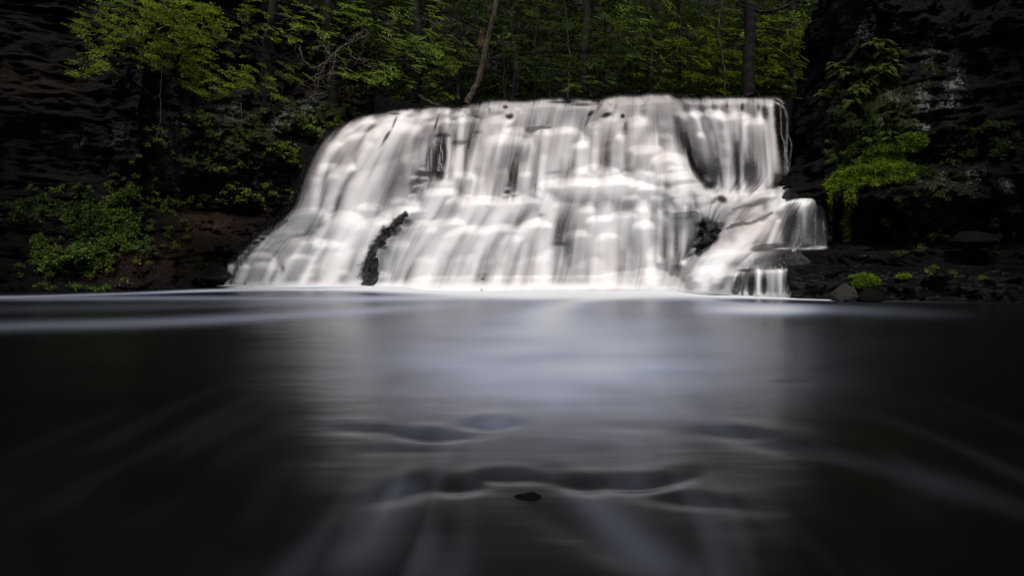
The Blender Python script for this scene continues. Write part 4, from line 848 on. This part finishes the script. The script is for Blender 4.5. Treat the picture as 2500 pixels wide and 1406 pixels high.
d = unit(rg.normal(size=(n, 3))); V, Fq = leaf_quads(np.stack([x, Yv, z], -1), d, unit(rg.normal(size=(n, 3))), rg.uniform(.35, .8, n), rg.uniform(.3, .6, n)); m.add(V, Fq, np.repeat(rg.uniform(0, 1, n), 4))
V, Fq, A = m.get(); tag(mesh('foliage', V, Fq, L_DRK, None, A, False), kind='stuff', label='high dark foliage above the falls, unseen and shaped to shade the woods')
def shade_canopy(label, c, r, n, seed, trunk):  # unseen trees added to shade both sides
    rg = np.random.default_rng(seed); t = empty('tree', trunk[0], label, 'tree')
    d = unit(rg.normal(size=(n, 3))); p = np.array(c)+d*(rg.uniform(0, 1, (n, 1))**.5)*np.array(r)
    p += .5*rg.normal(size=(n, 3))
    V, Fq = leaf_quads(p, unit(rg.normal(size=(n, 3))), unit(rg.normal(size=(n, 3))+[0, 0, .8]), rg.uniform(.3, .6, n), rg.uniform(.2, .4, n))
    part('crown', V, Fq, L_DRK, t, {'v': np.repeat(rg.uniform(0, 1, n), 4)}, False)
    V, Fq = tube(curve(trunk, 24, .1), np.linspace(.32, .14, 24), 9); part('trunk', V, Fq, BARKD, t)
shade_canopy('added leafy tree shading the left bank from outside the picture', (-17.5, 8, 12.5), (4.2, 5, 3.2), 9000, 61, [(-17.5, 8, 6), (-16.5, 8.5, 9), (-15, 9, 13)])
shade_canopy('added leafy tree shading the near left bank from outside the picture', (-14.5, 1.5, 10.5), (4.0, 5, 4.5), 8000, 62, [(-17, 1, 4), (-15.5, 1.2, 8), (-13, 1.5, 12)])
shade_canopy('added leafy tree shading the right bank from outside the picture', (15.0, 7, 12), (4.2, 5.0, 3.2), 9000, 63, [(14.5, 8, 6), (13.5, 8.5, 9), (12, 9, 13)])
shade_canopy('added leafy tree shading the near right bank from outside the picture', (13.5, 1.5, 10), (4.0, 5, 4.5), 8000, 64, [(14.5, 1, 3), (13.5, 1.2, 8), (12, 1.5, 12)])
# ------------------------------------------------------------------ plants on the rock
def plant(m, P, size, seed, n=5, leaf=.075, lw=.5, nl=9):
    """a small leafy plant: arching stems with ovate leaves, growing out from the rock at P"""
    rg = np.random.default_rng(seed)
    for k in range(n):
        d = unit(np.array([rg.normal()*.8, -.8+.3*rg.normal(), .5+.4*rg.normal()])); l = size*rg.uniform(.5, 1.1)
        s = np.linspace(.25, 1, nl); C = P+d*(s*l)[:, None]; C[:, 2] -= .45*l*s**2
        C = C+.02*rg.normal(size=C.shape)
        D = unit(d+.9*rg.normal(size=(nl, 3))+np.array([0, -.2, -.25])); Nm = unit(np.array([0, -.45, 1])+.35*rg.normal(size=(nl, 3)))
        L = leaf*rg.uniform(.7, 1.25, nl); V, Fq = leaf_quads(C, D, Nm, L, L*lw)
        m.add(V, Fq, np.repeat(np.clip(.5+.25*rg.normal(size=nl)+.1*rg.normal(), 0, 1), 4))
def shrub(label, ells, lm, seed, size=.22, leaf=.075, name='leafy_shrub', cat='shrub', dens=1.0, pull=.03, group=None, kind=None, cap=9999, **k):
    rg = np.random.default_rng(seed); m = Mesher(); first = None
    for cx, cy, rx, ry, s in ells:
        n = max(1, int(rx*ry*.012*s*dens)); j = 0
        for _ in range(n*3):
            a, r = rg.uniform(0, 6.283), math.sqrt(rg.uniform()); px, py = cx+rx*r*math.cos(a), cy+ry*r*math.sin(a)
            if float(noise(px/24, py/18, seed*.7)) < -.15 and rx > 20: continue
            Y = surf(px, py)-pull-rg.uniform(0, .08); P = W(px, py, Y)
            if first is None: first = P
            plant(m, P, size*rg.uniform(.6, 1.3), int(rg.integers(1 << 30)), leaf=leaf, **k); j += 1
            if j >= n: break
    V, Fq, A = m.get()
    if kind: return tag(mesh(name, V, Fq, lm, None, A, False), label, None, group, kind)
    t = empty(name, first, label, cat, group); part('leaves', V, Fq, lm, t, A, False); return t
shrub('bright leafy shrub climbing the rock beside the upper left edge of the falls', [(700,370,26,24,1.8),(725,390,18,28,2.2),(670,360,24,14,1.4)], L_BRT, 101)
shrub('leafy shrub on the lichen-speckled rock left of the lip', [(790,320,40,24,1.5),(840,305,30,14,1.3),(760,310,30,30,1.2)], L_BRT, 102)
shrub('dim ivy-like shrub on the bank above the left end of the lip', [(810,275,60,24,1.0),(880,262,50,14,.8),(740,270,50,24,.9)], L_DRK, 103, leaf=.06)
shrub('scattered leafy plant on the wet wall beside the middle left edge of the falls', [(600,480,28,18,1.5),(635,490,16,14,1.3),(610,462,16,8,1.2)], L_BRT, 104)
shrub('leafy plant hanging right of the others on the wet left wall', [(668,462,14,14,1.3),(720,478,12,16,1.4),(650,450,8,8,1.2)], L_BRT, 105)
shrub('small leafy plant alone on the dark wall left of the falls', [(560,455,12,9,1.6),(548,470,6,6,1.5)], L_BRT, 106)
shrub('tuft of leaves on the left wall under the hanging bare branch', [(590,405,16,8,1.5),(545,418,20,7,1.4)], L_BRT, 107)
shrub('leafy plant under the drooping yellow-green boughs on the left wall', [(500,300,24,30,1.2),(520,340,20,30,1.0),(505,395,20,20,1.0)], L_MID, 108, leaf=.06)
shrub('leafy plant high on the left wall, right of the drooping boughs', [(625,335,24,16,1.1),(570,330,20,14,1.0),(640,280,24,14,.8)], L_MID, 109, leaf=.06)
shrub('leafy shrub in the row along the ledge left of the leaf litter', [(500,490,34,12,1.9),(540,497,16,7,1.3)], L_MID, 110)
shrub('leafy shrub in the middle of the row along the left ledge', [(430,490,40,14,1.9),(395,485,24,10,1.5)], L_MID, 111)
shrub('bushy green shrub spreading over the left ledge', [(310,505,50,32,1.7),(330,470,40,16,1.2),(290,545,50,30,1.4)], L_MID, 112)
shrub('dim bushy shrub on the ledge at the far left', [(40,520,60,24,1.3),(90,500,40,20,1.2),(150,510,50,20,1.1)], L_DRK, 113, leaf=.085)
shrub('dark green shrub between the far left shrub and the bushy ledge shrub', [(190,520,60,40,1.3),(230,560,60,40,1.2),(220,470,40,20,.9)], L_DRK, 114, leaf=.085)
shrub('fresh green shrub low on the left bank', [(285,580,40,20,2.0),(320,600,20,12,1.4)], L_MID, 115, leaf=.085)
shrub('green shrub low on the bank nearest the left end of the pool', [(110,610,28,40,1.5),(130,640,30,20,1.3)], L_MID, 116, leaf=.085)
shrub('green shrub in the middle of the low left bank', [(180,615,40,20,1.5),(240,625,40,26,1.3),(210,600,30,16,1.2)], L_MID, 117, leaf=.085)
shrub('sparse seedlings along the left bank just above the waterline', [(110,705,30,7,1.3),(240,703,40,6,1.4),(190,700,30,8,1.0),(290,680,20,8,.8)], L_MID, 118, size=.14, leaf=.06, name='seedlings', cat='plant')
shrub('sparse seedlings in the brown leaf litter left of the falls', [(380,600,60,20,.5),(430,565,40,20,.4),(460,585,12,8,1.0),(350,640,40,16,.5),(270,655,30,14,.6)], L_YEL, 119, size=.12, leaf=.05, name='seedlings', cat='plant')
shrub('ivy and small plants on the lichened left wall', [(440,330,90,70,.28),(620,420,80,50,.22),(350,420,90,40,.2),(300,560,160,70,.5),(150,650,120,50,.35),(760,300,80,40,.7),(540,360,120,60,.35),(250,470,200,30,.3)], L_MID, 120, size=.14, leaf=.055, name='undergrowth', kind='stuff', dens=1.1)
# right side
shrub('leafy shrub at the foot of the ferny right wall beside the dark recess', [(2040,390,30,24,1.5),(2030,360,24,20,1.2),(2055,410,24,14,1.2)], L_MID, 131, leaf=.05, size=.16)
shrub('small leafy plant on the lichened lower right wall', [(2200,512,18,10,1.2),(2175,535,14,8,1.2),(2160,540,8,6,1.4)], L_YEL, 132, leaf=.05, size=.12)
shrub('trailing leafy plant over the edge of the lower right shelf', [(2240,585,14,22,1.6),(2260,600,10,10,1.2)], L_MID, 133, leaf=.045, size=.12)
shrub('row of small plants along the crack of the lower right wall', [(2290,572,50,6,1.5),(2370,568,40,6,1.3),(2450,570,30,6,1.2)], L_YEL, 134, leaf=.045, size=.1, name='seedlings', cat='plant')
shrub('leafy plant on the upper right shelf at the far right', [(2410,605,26,14,1.4),(2430,595,16,8,1.2)], L_MID, 135, leaf=.05, size=.13)
shrub('tiny bright plant on the brink of the lower right shelf', [(2272,651,10,5,2.2)], L_YEL, 136, leaf=.05, size=.1)
shrub('tiny plants on the front of the lower right shelf', [(2262,665,14,6,1.6),(2330,662,8,4,1.3),(2400,675,10,6,1.2)], L_MID, 137, leaf=.045, size=.1)
shrub('dim fringe of leaves on the right wall at the picture edge', [(2430,330,60,30,.7),(2460,370,40,30,.6),(2330,380,60,20,.6)], L_DRK, 138, leaf=.06, size=.16)
shrub('leafy plant halfway up the right wall beside the lichen patches', [(2270,170,20,12,1.2),(2260,205,14,8,1.0)], L_DRK, 139, leaf=.05, size=.14)
shrub('ivy and small plants on the right wall', [(2110,330,90,70,.8),(2060,260,60,60,.7),(2180,430,80,30,.6),(2260,450,100,60,.35),(2300,560,100,30,.6),(2200,600,60,30,.3),(2130,150,60,40,.8)], L_DRK, 140, size=.1, leaf=.045, name='ivy', kind='stuff', dens=1.8)
# ferns
def fern(m, P, size, seed, nf=7):
    rg = np.random.default_rng(seed)
    for k in range(nf):
        a = rg.uniform(-1.5, 1.5); d = unit(np.array([math.sin(a), -math.cos(a)*.8, .55+.3*rg.normal()])); l = size*rg.uniform(.6, 1.1)
        s = np.linspace(.06, 1, 30); C = P+d*(s*l)[:, None]; C[:, 2] -= .75*l*s**2
        T = unit(np.gradient(C, axis=0)); sd_ = unit(np.cross(T, np.array([0, -.3, 1.])))
        for sg in (-1, 1):
            D = unit(sg*sd_+.45*T); L = l*.15*np.sin(np.pi*np.clip(s*.9+.1, 0, 1))**.7+.008
            V, Fq = leaf_quads(C, D, unit(np.cross(T, sd_))+.1*rg.normal(size=C.shape), L, L*.24); m.add(V, Fq, np.repeat(np.clip(.55+.2*rg.normal(size=30), 0, 1), 4))
fl_labels = ['fern drooping from the top of the mossy right wall', 'fern below the topmost fern of the right wall', 'large fern beside the black recess right of the falls', 'fern left of the lichened rock face on the right wall', 'fern hanging over the narrow crack of the right wall',
  'fern in the thick fern patch of the right wall', 'lower fern of the fern patch on the right wall', 'fern nearest the woods on the right wall', 'fern just above the bright moss cushion', 'small fern under the pale lichen of the right wall', 'fern hanging at the back of the moss cushion', 'fern between the two rock ribs of the right wall']
for i, (px, py, sz) in enumerate([(2140,100,.45),(2165,130,.42),(2060,185,.5),(2160,175,.42),(2090,215,.4),(2075,170,.42),(2100,245,.36),(2030,230,.4),(2150,340,.34),(2190,165,.34),(2230,390,.3),(2125,205,.4)]):
    P = W(px, py, surf(px, py)-.04); t = empty('fern', P, fl_labels[i], 'fern', 'ferns on the right wall')
    m = Mesher()
    for q in range(3): fern(m, P+np.array([RNG.normal()*.15, 0, RNG.normal()*.10]), sz, 300+i*7+q)
    V, Fq, A = m.get(); part('fronds', V, Fq, L_FRN, t, A, False)
# moss cushion and grass: short blades
MOSSM = leaf_material('moss_blades', (0.07, 0.12, 0.008), (0.20, 0.30, 0.025), .3)
def tuft(name, label, ells, seed, ln, n, lm=MOSSM):
    rg = np.random.default_rng(seed); C = []
    for cx, cy, rx, ry, s in ells:
        for _ in range(int(n*s)):
            a, r = rg.uniform(0, 6.283), math.sqrt(rg.uniform()); px, py = cx+rx*r*math.cos(a), cy+ry*r*math.sin(a)
            py += .25*(cx-px)*(rx/90)
            C.append(W(px, py, surf(px, py)-.015))
    C = np.array(C); k = len(C); D = unit(np.array([0, -.55, -.25])+.45*rg.normal(size=(k, 3))); L = ln*rg.uniform(.5, 1.3, k)
    V, Fq = leaf_quads(C, D, unit(np.array([0, -.4, 1])+.4*rg.normal(size=(k, 3))), L, L*.22)
    return tag(mesh(name, V, Fq, lm, None, {'v': np.repeat(rg.uniform(0, 1, k), 4)}, False), label, kind='stuff')
tuft('moss', 'bright green moss cushion on the brow of the right wall', [(2150,400,60,50,1),(2080,430,50,24,.9),(2220,350,40,24,.6),(2040,450,26,14,.5),(2190,420,50,20,.5)], 401, .09, 5200)
tuft('moss', 'green moss patch on the low right shelf', [(2115,688,34,16,1),(2205,673,20,5,.35),(2100,672,30,5,.3)], 402, .05, 1500)
tuft('moss', 'strands of moss hanging from the overhang right of the falls', [(2026,500,5,40,.5),(2066,550,12,40,.5),(2075,480,16,40,.7)], 403, .07, 600)
# hanging vines on the left wall
m_ = [([(395,150,-.3),(392,230),(391,300),(380,340)], 'thin bare vine hanging below the yellow-green boughs'), ([(588,250),(590,300),(575,335)], 'thin bare vine on the lichened left wall'), ([(340,60),(350,110),(375,150)], 'thin twig hanging in front of the dark left cliff')]
for pts, lb in m_:
    Y = surf(pts[-1][0], pts[-1][1])-.25; t = empty('vine', W(*pts[0][:2], Y), lb, 'vine'); m = Mesher(); Q = limb(m, pts, Y, .010, .005, 24, .05, 5); twigs(m, Q, 4, .4, .004, 9)
    V, Fq, A = m.get(); part('stem', V, Fq, TWIG, t)
# fallen log, roots on the bank behind the lip
t = empty('fallen_log', W(1050, 255, 21.3), 'fallen brown log lying behind the left part of the lip', 'log'); m = Mesher()
limb(m, [(1020,232),(1040,246),(1065,258),(1085,268)], 21.3, .05, .12, 20, .04, 10); V, Fq, A = m.get(); part('log', V, Fq, BARK, t)
t = empty('fallen_branch', W(540, 560, 16.6), 'thin fallen branch lying on the brown leaf litter', 'branch'); m = Mesher()
Q = limb(m, [(500,565),(525,555),(555,548)], surf(520, 560)-.06, .012, .006, 14, .03, 5); twigs(m, Q, 5, .35, .005, 77); V, Fq, A = m.get(); part('twigs', V, Fq, TWIG, t)
